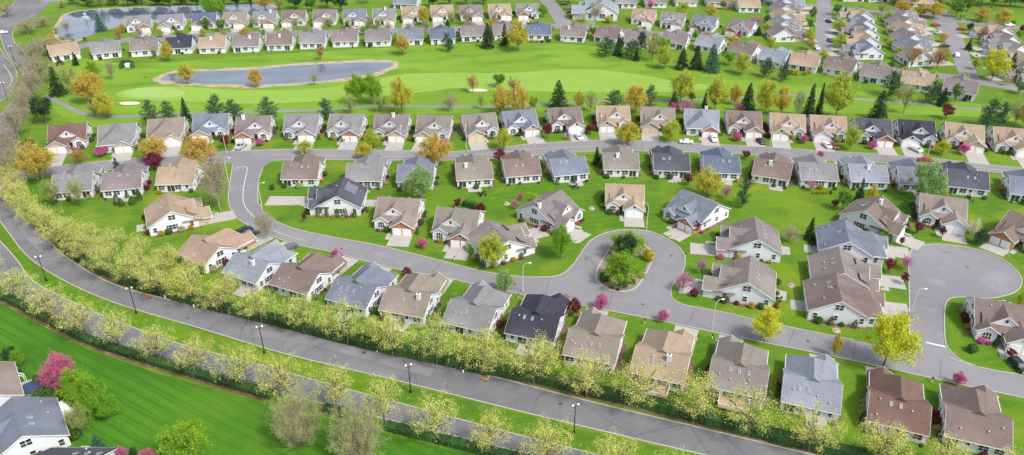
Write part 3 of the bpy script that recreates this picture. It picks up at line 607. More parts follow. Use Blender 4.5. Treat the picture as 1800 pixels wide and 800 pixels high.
    def vnt():
        m_ = MB(); m_.tube([(0,0,-.2),(0,0,.45)], (.1,.1), 6); m_.lathe([(.02,.3),(.22,.3),(.22,.42),(.02,.5)], 8); return m_.mesh('roof_vent', M['flash'])
    for i in range(3 if detail else 1):
        vx = rnd.uniform(-hw+1, hw-1); vy = yr+run*rnd.uniform(.2,.85)*(1 if (i or style != 'T') else -1)
        put('roof_vent', gmesh('vnt', vnt), ro, (vx, vy, rz+.05-abs(vy-yr)*pitch))
    if chim is not None:
        def chm():
            m_ = MB(); m_.box(-.5,.5,-.35,.35,-1.6,1.5); m_.box(-.58,.58,-.43,.43,1.5,1.62); m_.box(-.2,.2,-.15,.15,1.62,1.85,1); return m_.mesh('chimney', [M['siding'], M['black']])
        cy_ = yr+run*.30 if style != 'T' else yr-run*.18
        put('chimney', gmesh('chm', chm), ro, (chim*hw, cy_, rz+.05-abs(cy_-yr)*pitch))
    if deck:
        d = MB(); d.box(-3.4,3.4,rear+.02,rear+3.6,.55,.75)
        for x in (-3.3,3.3): d.box(x-.07,x+.07,rear+3.4,rear+3.55,0,.55)
        put('deck_floor', d.mesh('deck', M['wood']), e)
        d = MB()
        for (a_, b_) in (((-3.35,rear+.1),(-3.35,rear+3.55)), ((3.35,rear+.1),(3.35,rear+3.55)), ((-3.35,rear+3.55),(3.35,rear+3.55))):
            d.beam((a_[0],a_[1],1.75),(b_[0],b_[1],1.75), .12, .1); d.beam((a_[0],a_[1],.9),(b_[0],b_[1],.9), .08, .08)
            nn = 24 if a_[0] != b_[0] else 12
            for i in range(nn+1): x = a_[0]+(b_[0]-a_[0])*i/nn; y = a_[1]+(b_[1]-a_[1])*i/nn; d.box(x-.04,x+.04,y-.04,y+.04,.7,1.75)
        put('deck_railing', d.mesh('rail', M['trim']), e)
    def toW(lx, ly, z=0):
        q = w2(lx*sc[0], ly*sc[1]); return (loc[0]+q[0], loc[1]+q[1], z)
    if drive:
        L = (streetd if streetd else 9); q = [toW(gx+a_, b_)[:2] for a_, b_ in ((-2.9,gf+.3),(2.9,gf+.3),(3.1,gf-L),(-3.1,gf-L))]
        sheet('driveway', q, .052, M['concrete'])
        q = [toW(a_, b_)[:2] for a_, b_ in ((dx-.6,front-1.5),(dx+.6,front-1.5),(dx+.6,gf-1.6),(dx-.6,gf-1.6))]; 
        sheet('front_path', q, .054, M['concrete'])
        q = [toW(a_, b_)[:2] for a_, b_ in ((dx-.58,gf-1.62),(gx-gs*2.95,gf-1.62),(gx-gs*2.95,gf-2.7),(dx-.58,gf-2.7))]
        sheet('front_path', q, .056, M['concrete'])
    if patio or detail and rnd.random() < .6:
        px0 = rnd.uniform(-2.5,0.5); q = [toW(px0+a_, rear+b_)[:2] for a_, b_ in ((-2.4,0),(2.4,0),(2.2,3.4),(-2.0,3.6))]
        if not deck: sheet('patio', q, .05, M['concrete'])
    if detail:                  # planting beds hugging the walls
        for (x0_, x1_, y0_, y1_) in ((-hw-1.3,-hw+.1,front-1,rear-.4), (hw-.1,hw+1.3,front-.6,rear-.8), (-gs*(hw-.2),-gs*1.0,front-3.4,front-1.0)):
            cxx, cyy = (x0_+x1_)/2, (y0_+y1_)/2; rx, ry = abs(x1_-x0_)/2, abs(y1_-y0_)/2
            pts = [(cxx+rx*np.sign(cos(t))*abs(cos(t))**.5*rnd.uniform(.9,1.1), cyy+ry*np.sign(sin(t))*abs(sin(t))**.5*rnd.uniform(.92,1.05)) for t in np.linspace(0, 2*pi, 20, endpoint=False)]
            sheet('planting_bed', [toW(*p)[:2] for p in pts], .024+rnd.random()*.004, M['mulch'])
    info = dict(e=e, toW=toW, hw=hw, front=front, rear=rear, gs=gs, gx=gx, gf=gf, row=row, color=color, px=px, ro=ro, rz=rz, pitch=pitch, yr=yr, style=style, face=face, detail=detail, dx=dx)
    HOUSES.append(info); return info
def unit(dx, dy): L = hypot(dx, dy); return (dx/L, dy/L)
def nearest(poly, p):
    best = None
    for a, b in zip(poly, poly[1:]):
        ab = (b[0]-a[0], b[1]-a[1]); t = max(0, min(1, ((p[0]-a[0])*ab[0]+(p[1]-a[1])*ab[1])/(ab[0]**2+ab[1]**2)))
        q = (a[0]+ab[0]*t, a[1]+ab[1]*t); d = hypot(p[0]-q[0], p[1]-q[1])
        if best is None or d < best[0]: best = (d, q, unit(*ab))
    return best
ORD = ['zeroth','first','second','third','fourth','fifth','sixth','seventh','eighth','ninth','tenth','eleventh','twelfth','thirteenth','fourteenth','fifteenth','sixteenth','seventeenth','eighteenth','nineteenth','twentieth','twenty-first','twenty-second','twenty-third','twenty-fourth','twenty-fifth','twenty-sixth','twenty-seventh','twenty-eighth','twenty-ninth','thirtieth']
upN, upS, loS, FG = s(N1), s(S1), s(W2), s(FGc)
def facing(poly, px, py):
    p = g(px, py)[:2]; d, q, t = nearest(poly, p); nn = (-t[1], t[0])
    if (q[0]-p[0])*nn[0]+(q[1]-p[1])*nn[1] < 0: nn = (-nn[0], -nn[1])
    return nn, d
def row(lst, ref, poly, rname, where, halfroad=0, **kw):
    for i, it in enumerate(lst):
        px, py, col, gs = it[:4]; o = dict(kw); o.update(it[4] if len(it) > 4 else {})
        nn, d = facing(poly, px, py)
        if ref == 'R': dd = max(3, d-(5.6*2+ (8.6+1.5-5.6)*1+.9) - halfroad)    # rear point -> garage front
        else: dd = max(2.5, d-halfroad)
        fac = ['white-walled','white-walled'][i % 2]
        house(ref, px, py, nn, col, rname, f'{ROOFN[col]}-roofed house, {ORD[i+1]} from the left in {where}', gs=gs, streetd=dd+.3, **o)
# A: golf side of the upper street
row([(118,268,'red',-1,dict(facade='stone')),(204,268,'grey',1,dict(style='H')),(290,257,'taupe',1,dict(facade='siding_cream',style='H')),(368,249,'blue',-1),(443,253,'mauve',-1,dict(facade='brick',chim=-.6)),
     (525,249,'grey',1,dict()),(602,249,'grey',1,dict(facade='brick')),(683,250,'mauve',1,dict(chim=.1)),(758,252,'greybrown',-1),(851,248,'greybrown',-1,dict(gdoor='door_tan')),
     (923,241,'blue',1,dict(facade='stone')),(1000,236,'brown',1,dict(facade='siding')),(1080,233,'tan',-1,dict()),(1156,236,'taupe',-1,dict(gdoor='door_tan')),(1233,240,'lightgrey',1,dict(facade='brick',chim=.3,style='H')),
     (1310,243,'brown',1),(1385,248,'tan',-1,dict()),(1459,252,'tan',-1,dict(facade='siding')),(1539,258,'dark',1,dict(facade='brick')),(1614,261,'black',-1,dict(facade='siding')),
     (1696,267,'tan',1),(1785,276,'tan',1,dict(facade='siding'))], 'F', upN, 'A', 'golf-side row above the upper street', style='T')
# B: lower side of the upper street, backs to us
row([(130,350,'grey',-1,dict(sky=3)),(217,346,'mauve',1),(310,337,'tan',-1),(528,328,'brown',1),(640,331,'grey',-1),(730,333,'blue',-1),
     (835,329,'greybrown',1,dict(chim=.45)),(920,322,'brown',-1),(1004,320,'blue',1),(1092,311,'greybrown',-1,dict(chim=.2)),(1180,313,'dark',1),
     (1268,317,'navy',-1),(1352,325,'brown',1,dict(chim=.15)),(1438,330,'grey',-1),(1526,333,'lightgrey',1,dict(chim=.0)),(1612,338,'blue',-1),(1698,344,'dark',1),(1808,358,'blue',-1)],
    'R', upS, 'B', 'middle row below the upper street', style='H', sc=(.93,.95,.95))
# D: along the hedge
row([(340,470,'tan',-1,dict(sky=2)),(424,503,'lightgrey',1,dict(chim=-.3)),(510,523,'brown',-1),(610,549,'blue',1,dict(sky=3)),(707,566,'taupe',-1,dict(chim=-.55,sky=1)),
     (818,590,'grey',1),(930,608,'black',-1),(1034,647,'taupe',1),(1152,680,'tan',-1,dict(chim=-.3,deck=True)),(1290,705,'greybrown',1,dict(deck=True)),
     (1420,732,'lightgrey',-1,dict(sc=(.84,.98,.9))),(1572,768,'red',1,dict(sc=(.83,.97,.9))),(1712,795,'brown',-1,dict(sc=(.85,.98,.9)))],
    'R', loS, 'D', 'hedge-side row', style='H', Wd=12.4, run=5.0, sc=(.87,1.0,.91))
# F: backs onto the golf course
row([(118,106,'tan',1),(190,103,'grey',-1),(256,99,'mauve',1),(315,95,'black',-1),(374,94,'tan',1,dict(chim=.1)),(433,92,'mauve',-1,dict(chim=-.3)),(492,89,'brown',1,dict(chim=0)),
     (550,86,'grey',-1),(607,83,'mauve',1),(665,82,'mauve',-1),(722,80,'blue',1),(779,78,'navy',-1),(833,73,'mauve',1),(890,70,'mauve',-1),(948,71,'navy',1),(1006,74,'mauve',-1,dict(chim=.4)),
     (1063,76,'brown',1),(1118,84,'mauve',-1),(1182,86,'mauve',1),(1240,92,'lightgrey',-1),(1298,104,'brown',1),(1352,118,'lightgrey',-1),(1409,126,'tan',1),(1470,134,'brown',-1),(1535,147,'mauve',1),(1608,160,'tan',-1,dict(chim=-.3)),(1682,174,'mauve',1)],
    'R', FG, 'F', 'golf-pond row', 4, style='H', detail=0)
# G: across that street, fronts to us
row([(245,58,'grey',1,dict(facade='brick')),(300,56,'grey',-1),(357,53,'navy',-1),(411,51,'taupe',1),(463,50,'grey',1,dict(facade='brick',chim=.5)),(515,48,'brown',-1),(570,47,'mauve',-1),
     (623,46,'blue',1),(675,45,'grey',1,dict(chim=.1)),(727,41,'tan',-1),(779,38,'tan',-1),(830,38,'mauve',1),(881,36,'tan',1),(929,35,'grey',-1,dict(facade='brick')),
     (1127,46,'tan',1),(1178,52,'grey',1),(1230,58,'blue',-1,dict(facade='brick')),(1292,65,'mauve',-1,dict(facade='brick'))],
    'F', FG, 'G', 'row above the far street', 4, style='T', detail=0)
# H: topmost backs
for i, (x, y, c) in enumerate([(1100,15,'grey'),(1153,14,'mauve'),(1206,12,'taupe'),(1262,13,'brown'),(1317,22,'tan'),(1500,3,'tan'),(1440,-2,'grey'),(1545,4,'mauve')]):
    house('R', x, y, unit(.05,1), c, 'H', f'{ROOFN[c]}-roofed house, {ORD[i+1]} from the left along the top edge', style='H', detail=0, drive=False)
house('R', 712, 17, unit(.1,1), 'blue', 'H', 'blue-grey-roofed house standing alone on the lawn above the far row', style='H', detail=0, drive=False, sc=1.1)
house('S', 1046, 36, unit(-1,.1), 'lightgrey', 'H', 'largest light grey-roofed building beside the parked dark cars', style='T', detail=0, drive=False, sc=1.5)
house('R', 1615, 16, unit(.1,1), 'tan', 'H', 'tan-roofed house beside the orange trees at the top right', style='H', detail=0, drive=False, sc=1.2)
# columns in the upper right
for nm, fc, lst in (('first column of houses at upper right', (1,.0), [(1384,74,'mauve'),(1385,59,'grey'),(1386,44,'tan'),(1387,30,'mauve'),(1388,17,'lightgrey')]),
                    ('second column of houses at upper right', (-1,.0), [(1522,105,'blue'),(1519,88,'tan'),(1517,72,'mauve'),(1514,57,'blue'),(1511,43,'tan')]),
                    ('third column of houses at upper right', (1,.12), [(1625,117,'greybrown'),(1618,99,'blue'),(1611,83,'mauve'),(1605,68,'tan'),(1600,55,'mauve'),(1595,43,'grey')]),
                    ('fourth column of houses at upper right', (-1,-.12), [(1818,148,'mauve'),(1797,124,'tan'),(1783,104,'grey'),(1768,87,'mauve'),(1755,71,'tan')])):
    for i, (x, y, c) in enumerate(lst):
        house('S', x, y, unit(*fc), c, 'I', f'{ROOFN[c]}-roofed house, {ORD[i+1]} from the bottom in the {nm}', style='T', gs=1 if i % 2 else -1, detail=0, streetd=7)
# C: the closes in the middle
def tgt(ref, px, py, tx, ty, col, desc, **o):
    c = g(px, py); t = g(tx, ty); return house(ref, px, py, unit(t[0]-c[0], t[1]-c[1]), col, 'C', desc, **o)
cs = dict(run=6.6, rw=.55, Wd=12.6, sc=.96)
C0 = tgt('S', 322,404, 400,388, 'tan', 'tan-roofed house with white gable wall, beside the hedge trees and curved street', gs=-1, style='T', streetd=7, **cs)
C1 = house('S', 583,379, (-1,0), 'dark', 'C', 'dark-roofed house with solar panel, on the curved street lawn', gs=-1, style='T', streetd=14, sky=0, **cs)
C2 = tgt('F', 690,413, 679,436, 'taupe', 'taupe-roofed house with brick garage, right of the solar-panel house', gs=1, facade='brick', style='T', streetd=6)
C3 = tgt('F', 792,434, 779,460, 'greybrown', 'grey-brown-roofed house with brick garage, left of the tall hedge', gs=1, facade='brick', style='T', streetd=6)
C4 = tgt('S', 905,456, 985,433, 'greybrown', 'grey-brown-roofed house with white gable, left of the island close', gs=1, style='T', streetd=7, **cs)
C5 = tgt('C', 972,386, 1040,412, 'mauve', 'mauve-roofed house with white chimney at the island close', gs=-1, style='T', chim=-.9, facade='siding', streetd=6, **cs)
C6 = tgt('F', 1098,382, 1100,410, 'tan', 'tan-roofed house at the head of the island close', gs=1, facade='siding', style='T', streetd=6, wall='siding', sc=.93)
C7 = tgt('C', 1218,384, 1165,410, 'blue', 'blue-grey-roofed house with brick garage at the island close', gs=1, facade='brick', style='T', streetd=6, **cs)
C8 = tgt('S', 1312,456, 1240,449, 'mauve', 'mauve-roofed house right of the island close, upper one', gs=1, style='T', facade='siding', streetd=7, **cs)
C9 = tgt('S', 1292,532, 1195,515, 'greybrown', 'grey-brown-roofed house with wide white gable beside the pink tree', gs=1, style='T', facade='siding', streetd=6, **cs)
C10 = tgt('S', 1498,463, 1597,476, 'blue', 'blue-grey-roofed house, upper of three left of the right-hand close', gs=1, style='H', streetd=7, facade='siding', **cs)
C11 = tgt('S', 1490,520, 1597,534, 'greybrown', 'grey-brown-roofed house, middle of three left of the right-hand close', gs=1, style='T', streetd=7, facade='siding', **cs)
C12 = tgt('S', 1486,571, 1597,586, 'brown', 'brown-roofed house, lower of three left of the right-hand close', gs=1, style='H', streetd=7, facade='siding', **cs)
C13 = tgt('C', 1540,396, 1610,420, 'brown', 'brown-roofed house with round white chimney, above the right-hand close', gs=-1, style='T', chim=.3, facade='siding', streetd=6, **cs)
C14 = tgt('F', 1655,408, 1660,430, 'taupe', 'taupe-roofed house at the head of the right-hand close', gs=1, facade='siding', style='T', streetd=5)
C15 = tgt('F', 1775,440, 1745,462, 'brown', 'brown-roofed house with brick garage, right of the right-hand close', gs=-1, facade='brick', style='T', streetd=5)
C16 = tgt('F', 1768,618, 1780,650, 'brown', 'brown-roofed house with parked dark car, at the right edge', gs=1, facade='siding', style='T', streetd=5)
E1 = house('S', 36, 819, unit(-.8,-.6), 'blue', 'C', 'blue-grey-roofed house with white gable, in the bottom left corner', gs=1, style='T', sky=2, drive=False, **cs)
E0 = house('S', -40, 744, unit(-.8,-.6), 'taupe', 'C', 'taupe-roofed house at the left edge above the bottom corner house', gs=1, style='T', drive=False, **cs)
E2 = house('C', 118, 868, unit(0,-1), 'dark', 'C', 'dark-roofed house whose roof top shows at the bottom edge, left', gs=1, style='T', drive=False)
E3 = tgt('S', -75,640, -180,660, 'grey', 'grey-roofed house just outside the left edge', gs=1, style='T', drive=False, **cs) if False else None
# solar panel on C1 rear slope (towards +X)
i = C1; a = math.atan(i['pitch']); m_ = MB(); m_.box(-2.6,2.6,-1.9,1.9,.06,.14); y_ = i['yr']+2.9
put('solar_panel', m_.mesh('solar_panel', M['solar']), i['ro'], (-1.6, y_, i['rz']+.12-(y_-i['yr'])*i['pitch']), (-a,0,0))

exec('pass')
# ------------------------------------------------------------------ trees
def T(place, lst, group=None):
    for k, x, yb, yt, w in lst: tree(k, x, yb, yt, w, place, group)
sn = [(12,335),(26,358),(48,384),(76,410),(108,440),(145,465),(188,487),(235,507),(285,522),(335,536),(390,551),(460,568),(535,587),(612,607),(690,625),(768,641),(850,659),(938,674),(1030,698),(1123,716),(1218,742),(1315,767),(1420,792),(1545,822),(1660,850),(1775,880)]
T('along the dark boulevard hedge', [('bud',x,y,y-min(44+.048*x, 76)*(.9+.2*((x*7) % 10)/10),min(58+.05*x, 104)) for x, y in sn], 'budding trees along the dark hedge')
ss = [(-12,505),(42,536),(94,566),(150,598),(212,615),(282,640),(350,660),(427,685),(505,703),(594,727),(676,748),(768,776),(860,800),(962,826),(1070,852),(1180,880)]
T('along the big lawn hedge', [('bud',x,y,y-(66+.016*x)*(.9+.2*((y*7) % 10)/10),(74+.024*x)*(.9+.18*((y*3) % 10)/10)) for x, y in ss], 'budding trees beside the big lawn')
T('in the boulevard thicket', [('bud',60,400,350,52),('bud',95,420,368,54),('bud',125,432,382,52),('bud',160,440,392,54),('bud',205,452,402,56),('bud',250,462,412,56),('bud',300,478,430,52),('bud',345,500,452,52),('bud',240,485,436,52),('bud',185,465,415,50),('bud',30,345,300,44),('bud',270,500,450,50),('bud',40,370,322,46),('bud',410,520,478,46),('bud',580,590,545,50),('bud',655,600,560,46),('bud',880,655,605,56),('bud',960,650,600,60)], 'budding trees in the boulevard thicket')
T('where the boulevard bends', [('bare',62,120,70,52),('bare',78,148,96,54),('bare',62,178,118,54),('bare',50,210,148,52),('bare',34,245,180,54),('bare',22,285,222,52),('bare',10,325,262,50),('bare',40,300,250,40),('bare',86,100,66,38),('bare',50,60,34,44),('bare',75,48,28,30),('bare',14,30,5,30),('bare',118,55,38,22)])
T('at upper left', [('pale',88,85,62,30),('yellow',90,92,68,24),('yew',82,217,166,50),('cone',104,168,114,34),('pale',126,166,112,38),('lime',165,140,110,34),('orange',160,182,128,52),('yellow',190,207,166,36),('pale',168,205,178,26),('bare',198,140,105,22)])
T('by the upper pond', [('spruce',178,55,22,24),('orange',216,58,42,14),('lime',368,26,-4,24),('lime',388,27,0,24),('green',361,52,30,28),('green',391,55,32,24),('pale',447,48,28,18),('green',160,12,-6,22),('pale',110,14,0,20),('green',200,10,-8,30),('yew',240,9,-10,34),('yew',280,9,-10,34),('yew',320,8,-10,34)])
T('on the far pond shore', [('yew' if i % 3 == 0 else 'green' if i % 3 == 1 else 'pale', x, 8+(i*7%5), -18, 34) for i, x in enumerate(range(130, 480, 24))])
T('on the near pond shore', [('pale',112,76,62,18),('pale',100,60,46,20),('yellow',92,74,60,16),('pale',128,74,66,12),('green',150,72,64,10)])
T('on the golf course bank', [('conifer',106,115,96,14),('conifer',134,115,90,14),('orange',297,108,73,22),('orange',330,147,113,30),('orange',452,152,122,28),('pale',553,150,126,16),('orange',707,97,62,28),('pine',787,91,56,24),('conifer',857,84,38,28),('conifer',887,80,39,20),('yellow',910,90,38,40),('rust',564,105,82,18),('bare',273,104,80,14)])
T('along the golf path', [('pine',268,218,172,32),('pine',298,213,174,28),('conifer',329,214,169,24),('pine',384,215,162,34),('pine',412,214,172,34),('pine',473,212,167,38),('pine',575,211,170,32),('lime',627,183,133,36),('lime',656,183,132,38),('pale',617,200,165,28),('pale',668,197,165,28),('conifer',705,182,134,24),('yellow',707,202,138,40),('bare',791,196,164,32),
  ('rust',831,163,131,26),('green',877,153,127,30),('rust',903,166,135,26),('orange',880,202,153,36),('orange',912,202,153,38),('pale',846,192,165,16),('limer',938,196,167,22),('cone',981,190,138,40),('yellow',1018,192,162,20),('pale',1038,196,158,26),('pine',1080,190,156,36),('orange',1117,198,150,42),('pine',1142,190,146,24),
  ('yg',1196,182,126,42),('conifer',1183,194,158,24),('green',1215,182,158,18),('pink',1206,200,178,36),('hot',1182,198,182,20),('yg',1256,196,137,40),('conifer',1237,194,160,14),('orange',1290,184,151,22),('conifer',1312,200,143,34),('pink',1298,199,177,28),('yg',1345,202,142,40),('orange',1372,203,155,30),('bare',1400,204,155,20),('conifer',1420,208,144,26),('conifer',1437,206,142,16),('yg',1468,209,134,54),
  ('cone',1542,210,156,38),('pale',1587,200,140,30),('pale',1578,180,150,20),('plum',1662,210,182,28),('pine',1735,224,170,38),('pine',1756,222,176,30),('pale',1782,222,176,34),('orange',1800,225,180,30)])
T('across the golf course', [('pine',1065,100,62,38),('conifer',1086,98,57,20),('pine',1110,103,68,34),('conifer',1118,107,84,14),('yew',1127,88,54,20),('pale',1146,107,60,36),('limer',1165,96,62,30),('yg',1167,121,83,30),('conifer',1198,122,80,28),('conifer',1223,122,77,28),('spruce',1250,126,74,36),('limer',1281,115,88,28),('yg',1304,131,95,30),('pine',1346,136,98,26),('pine',1376,143,105,26),('white',1037,56,36,20),('pine',1563,170,122,42),('pine',1635,182,140,38),('conifer',1655,186,152,24),('green',1678,180,145,26),('rust',1600,122,76,28),('rust',1646,122,79,30),('by',1743,140,87,42),('conifer',1772,137,90,26),('yg',1446,112,88,18),('pink',1240,70,56,18),('pine',1226,66,44,14),('yg',1275,82,62,24),('orange',1265,88,70,22),('limer',1130,60,45,14),('pale',1705,170,150,26),('green',1790,165,140,26)])
T('in the far front yards', [('pale',520,50,31,16),('pale',580,48,29,20),('pale',611,50,33,18),('bare',650,50,27,20),('pale',665,50,30,16),('yellow',745,44,12,22),('pale',793,42,18,20),('bare',820,44,12,24),('bare',869,46,18,22),('yg',1200,30,5,26),('orange',1248,30,8,22),('pink',1325,52,28,30),('hot',1143,14,2,14),('pink',1281,18,6,14),('green',1270,16,0,14),('bare',1047,36,5,26),('yg',1068,40,28,18),('white',1025,38,22,16),('lime',955,30,8,16)])
T('by the far right-hand streets', [('green',1426,36,10,18),('green',1423,54,32,16),('yg',1421,74,50,20),('green',1470,27,5,20),('yg',1474,60,34,24),('yg',1476,84,60,26),('conifer',1484,30,10,10),('pale',1548,25,4,20),('orange',1585,24,2,30),('orange',1618,28,6,26),('orange',1640,32,5,32),('yellow',1600,34,18,20),('green',1680,30,0,30),('orange',1724,38,15,26),('orange',1762,44,17,30),('green',1700,20,-4,26),('yew',1702,60,38,14),('limer',1690,35,24,14),('limer',1722,40,30,14),('limer',1780,45,34,14),('plum',1795,60,42,14),('plum',1485,68,55,12),('rust',1572,60,44,14)])
T('along the top edge', [('green',x,yb,yb-30,30) if k == 0 else ('yew',x,yb,yb-30,34) if k == 1 else ('pale',x,yb,yb-28,26) if k == 2 else ('orange',x,yb,yb-26,26) for x, yb, k in
   [(415,10,1),(440,10,1),(466,16,3),(492,18,2),(520,16,1),(548,20,0),(575,14,1),(600,20,1),(645,6,2),(760,12,1),(790,10,1),(820,8,0),(850,8,3),(1000,6,1),(1075,4,0),(1340,10,1),(1360,6,3),(1650,0,1),(1700,2,0),(1740,8,1),(1775,12,0),(1800,14,1),(1625,-4,0),(1590,-4,2),(1540,-6,0)]])
T('along the upper street', [('orange',74,318,254,62),('plum',53,266,245,30),('rust',142,290,260,34),('orange',272,284,244,50),('orange',357,290,243,62),('plum',272,300,268,42),('hot',180,274,259,24),('plum',397,262,235,24),('bare',388,372,268,64),('yg',655,262,228,26),('yellow',643,278,254,32),('yg',537,272,248,28),('orange',765,292,240,60),('pink',783,258,242,20),('yg',885,264,228,28),('plum',878,288,262,30),('plum',962,244,215,22),('plum',1037,237,217,22),('yellow',1102,256,216,42),('yg',1177,250,212,30),('pink',998,246,232,14),('conifer',1048,290,256,18),('conifer',906,288,262,14),
  ('hot',1295,248,235,20),('hot',1533,262,249,16),('hot',1693,272,254,20),('hot',1412,252,238,16),('yg',1493,264,222,30),('yg',1655,272,248,24),('hot',1442,276,266,14),('hot',458,256,244,16),('cone',208,304,275,20),('plum',1310,280,263,20),('hot',1700,262,250,14)])
T('on the middle lawns', [('pale',98,362,314,36),('pale',142,364,312,34),('pg',737,352,296,52),('plum',805,366,347,18),('plum',845,376,357,24),('yellow',1242,348,298,50),('plum',1210,326,304,22),('pink',1275,350,327,18),('pine',1303,366,306,28),('pink',906,368,350,18),('pg',1620,352,285,58),('conifer',1508,358,311,22),('goldcone',1531,356,322,34),('green',1480,370,332,32),('pink',1424,335,317,20),('conifer',1422,421,380,24),('bare',1388,426,398,38),('white',1706,420,386,26),('plum',1466,366,350,16),('yg',1655,350,332,18),('rust',672,360,340,14),('hot',915,352,340,10),('yg',940,355,341,14),('plum',536,392,372,10)])
T('along the lower street', [('bare',470,420,370,42),('hot',592,462,439,22),('plum',715,490,470,24),('pg',887,516,478,32),('pink',993,540,514,18),('plum',1008,556,524,32),('hot',1056,545,519,24),('hot',1165,566,547,20),('yg',865,470,414,52),('by',1343,602,545,52),('by',1553,643,554,84),('yellow',1466,628,588,18),('hot',1682,678,657,24),('pink',1200,512,480,34),('pink',1232,482,454,20),('pine',1720,432,400,26),('hot',742,437,420,20)], )
T('near the closes', [('lime',985,455,398,36),('yew',1097,462,407,52),('lime',1098,448,410,66),('lime',1090,504,446,64),('pink',1590,474,450,26),('plum',1562,480,454,26),('plum',1588,500,478,18),('plum',1612,412,390,22),('plum',1655,418,396,14),('lime',1555,420,404,24),('plum',1583,432,415,12),('plum',1222,410,388,22),('pink',1590,566,548,24),('pine',1722,430,398,24),('plum',1775,630,612,22),('yg',1790,545,515,16)])
T('on the big lawn', [('hot',113,690,628,52),('lime',140,708,652,52),('lime',168,728,668,54),('lime',188,738,688,44),('pale',147,768,708,44),('spruce',177,796,760,34),('lime',328,816,752,86),('bigbare',527,782,688,96),('bigbare',631,812,706,102),('yew',22,640,610,34),('lime',35,642,616,24),('hot',215,812,788,26),('hot',263,816,792,34),('yew',240,812,785,18)])

rt = random.Random(21)
T('between the far houses', [(rt.choice(['pale','green','yg','rust','bare','orange','pale','conifer','plum','limer']), x+rt.uniform(-4,4), 66+rt.uniform(-3,4)-x*.018+(0 if x < 1000 else (x-1000)*.09), 0, 0) for x in range(212, 1320, 43)] and
  [(rt.choice(['pale','green','yg','rust','bare','orange','pale','conifer','plum','limer']), x, y, y-rt.uniform(14,22), rt.uniform(13,20)) for x, y in
   [(x+rt.uniform(-4,4), (68-(x-212)*.022 if x < 950 else 56+(x-950)*.07)+rt.uniform(-2,3)) for x in range(212, 1320, 36)]])
T('by the upper right houses', [(rt.choice(['pale','green','yg','rust','orange','pale','conifer','plum','limer','yg']), x+rt.uniform(-3,3), y, y-rt.uniform(14,24), rt.uniform(13,20)) for x, y in
   [(1350,40),(1346,62),(1352,88),(1425,88),(1562,40),(1568,62),(1566,84),(1574,104),(1562,122),(1480,108),(1480,46),(1660,112),(1655,74),(1702,88),(1712,122),(1728,70),(1740,104),(1590,138),(1500,128),(1420,112),(1380,100),(1330,62),(1690,150),(1640,142),(1800,90),(1790,70),(1770,150),(1560,26),(1680,24),(1730,24)]])
T('beyond the top edge road', [(rt.choice(['green','yew','pale','pale','green','orange']), x+rt.uniform(-8,8), 6+rt.uniform(-4,8), -22, rt.uniform(24,36)) for x in range(1560, 1830, 22)])
# ------------------------------------------------------------------ shrubs
RN = dict(A='golf-side row', B='middle row', D='hedge-side row', F='golf-pond row', G='far row', C='')
SH = dict(box=('boxwood_shrub','ball','box','round green shrub'), gold=('golden_shrub','ball','gold','round golden shrub'), red=('barberry_shrub','ball','redball','round dark-red shrub'),
          arb=('arborvitae','column','box','upright green shrub'), pinkb=('azalea_shrub','ball','hotpink','round pink shrub'), dry=('ornamental_tuft','ball','hay','pale straw-coloured shrub'))
def shrub(k, p, w, h, where):
    nm, sh, lf, look = SH[k]
    return plant(nm, dict(box='shrub', gold='golden shrub', red='barberry', arb='arborvitae', pinkb='azalea', dry='grass tuft')[k], sh, lf, p, h, w, f'{look} {where}', {'box':'green garden shrubs','gold':'golden garden shrubs','red':'dark red garden shrubs','arb':'upright garden shrubs','pinkb':'pink garden shrubs','dry':'straw-coloured tufts'}[k], 3, parts=('foliage', 'stem'))
CN = ['the house by curved street','the solar-panel house','the first brick garage','the second brick garage','the gable left of island','the white chimney house','the close-head tan house','the brick close house','the upper mauve house','the wide white gable','the uppermost of three gables','the middle of three gables','the lowest of three gables','the round chimney house','the close-head taupe house','the far right brick garage','the right-edge house','the bottom corner house','the left-edge house','the bottom-edge roof']
rs_ = random.Random(3); counts = {}
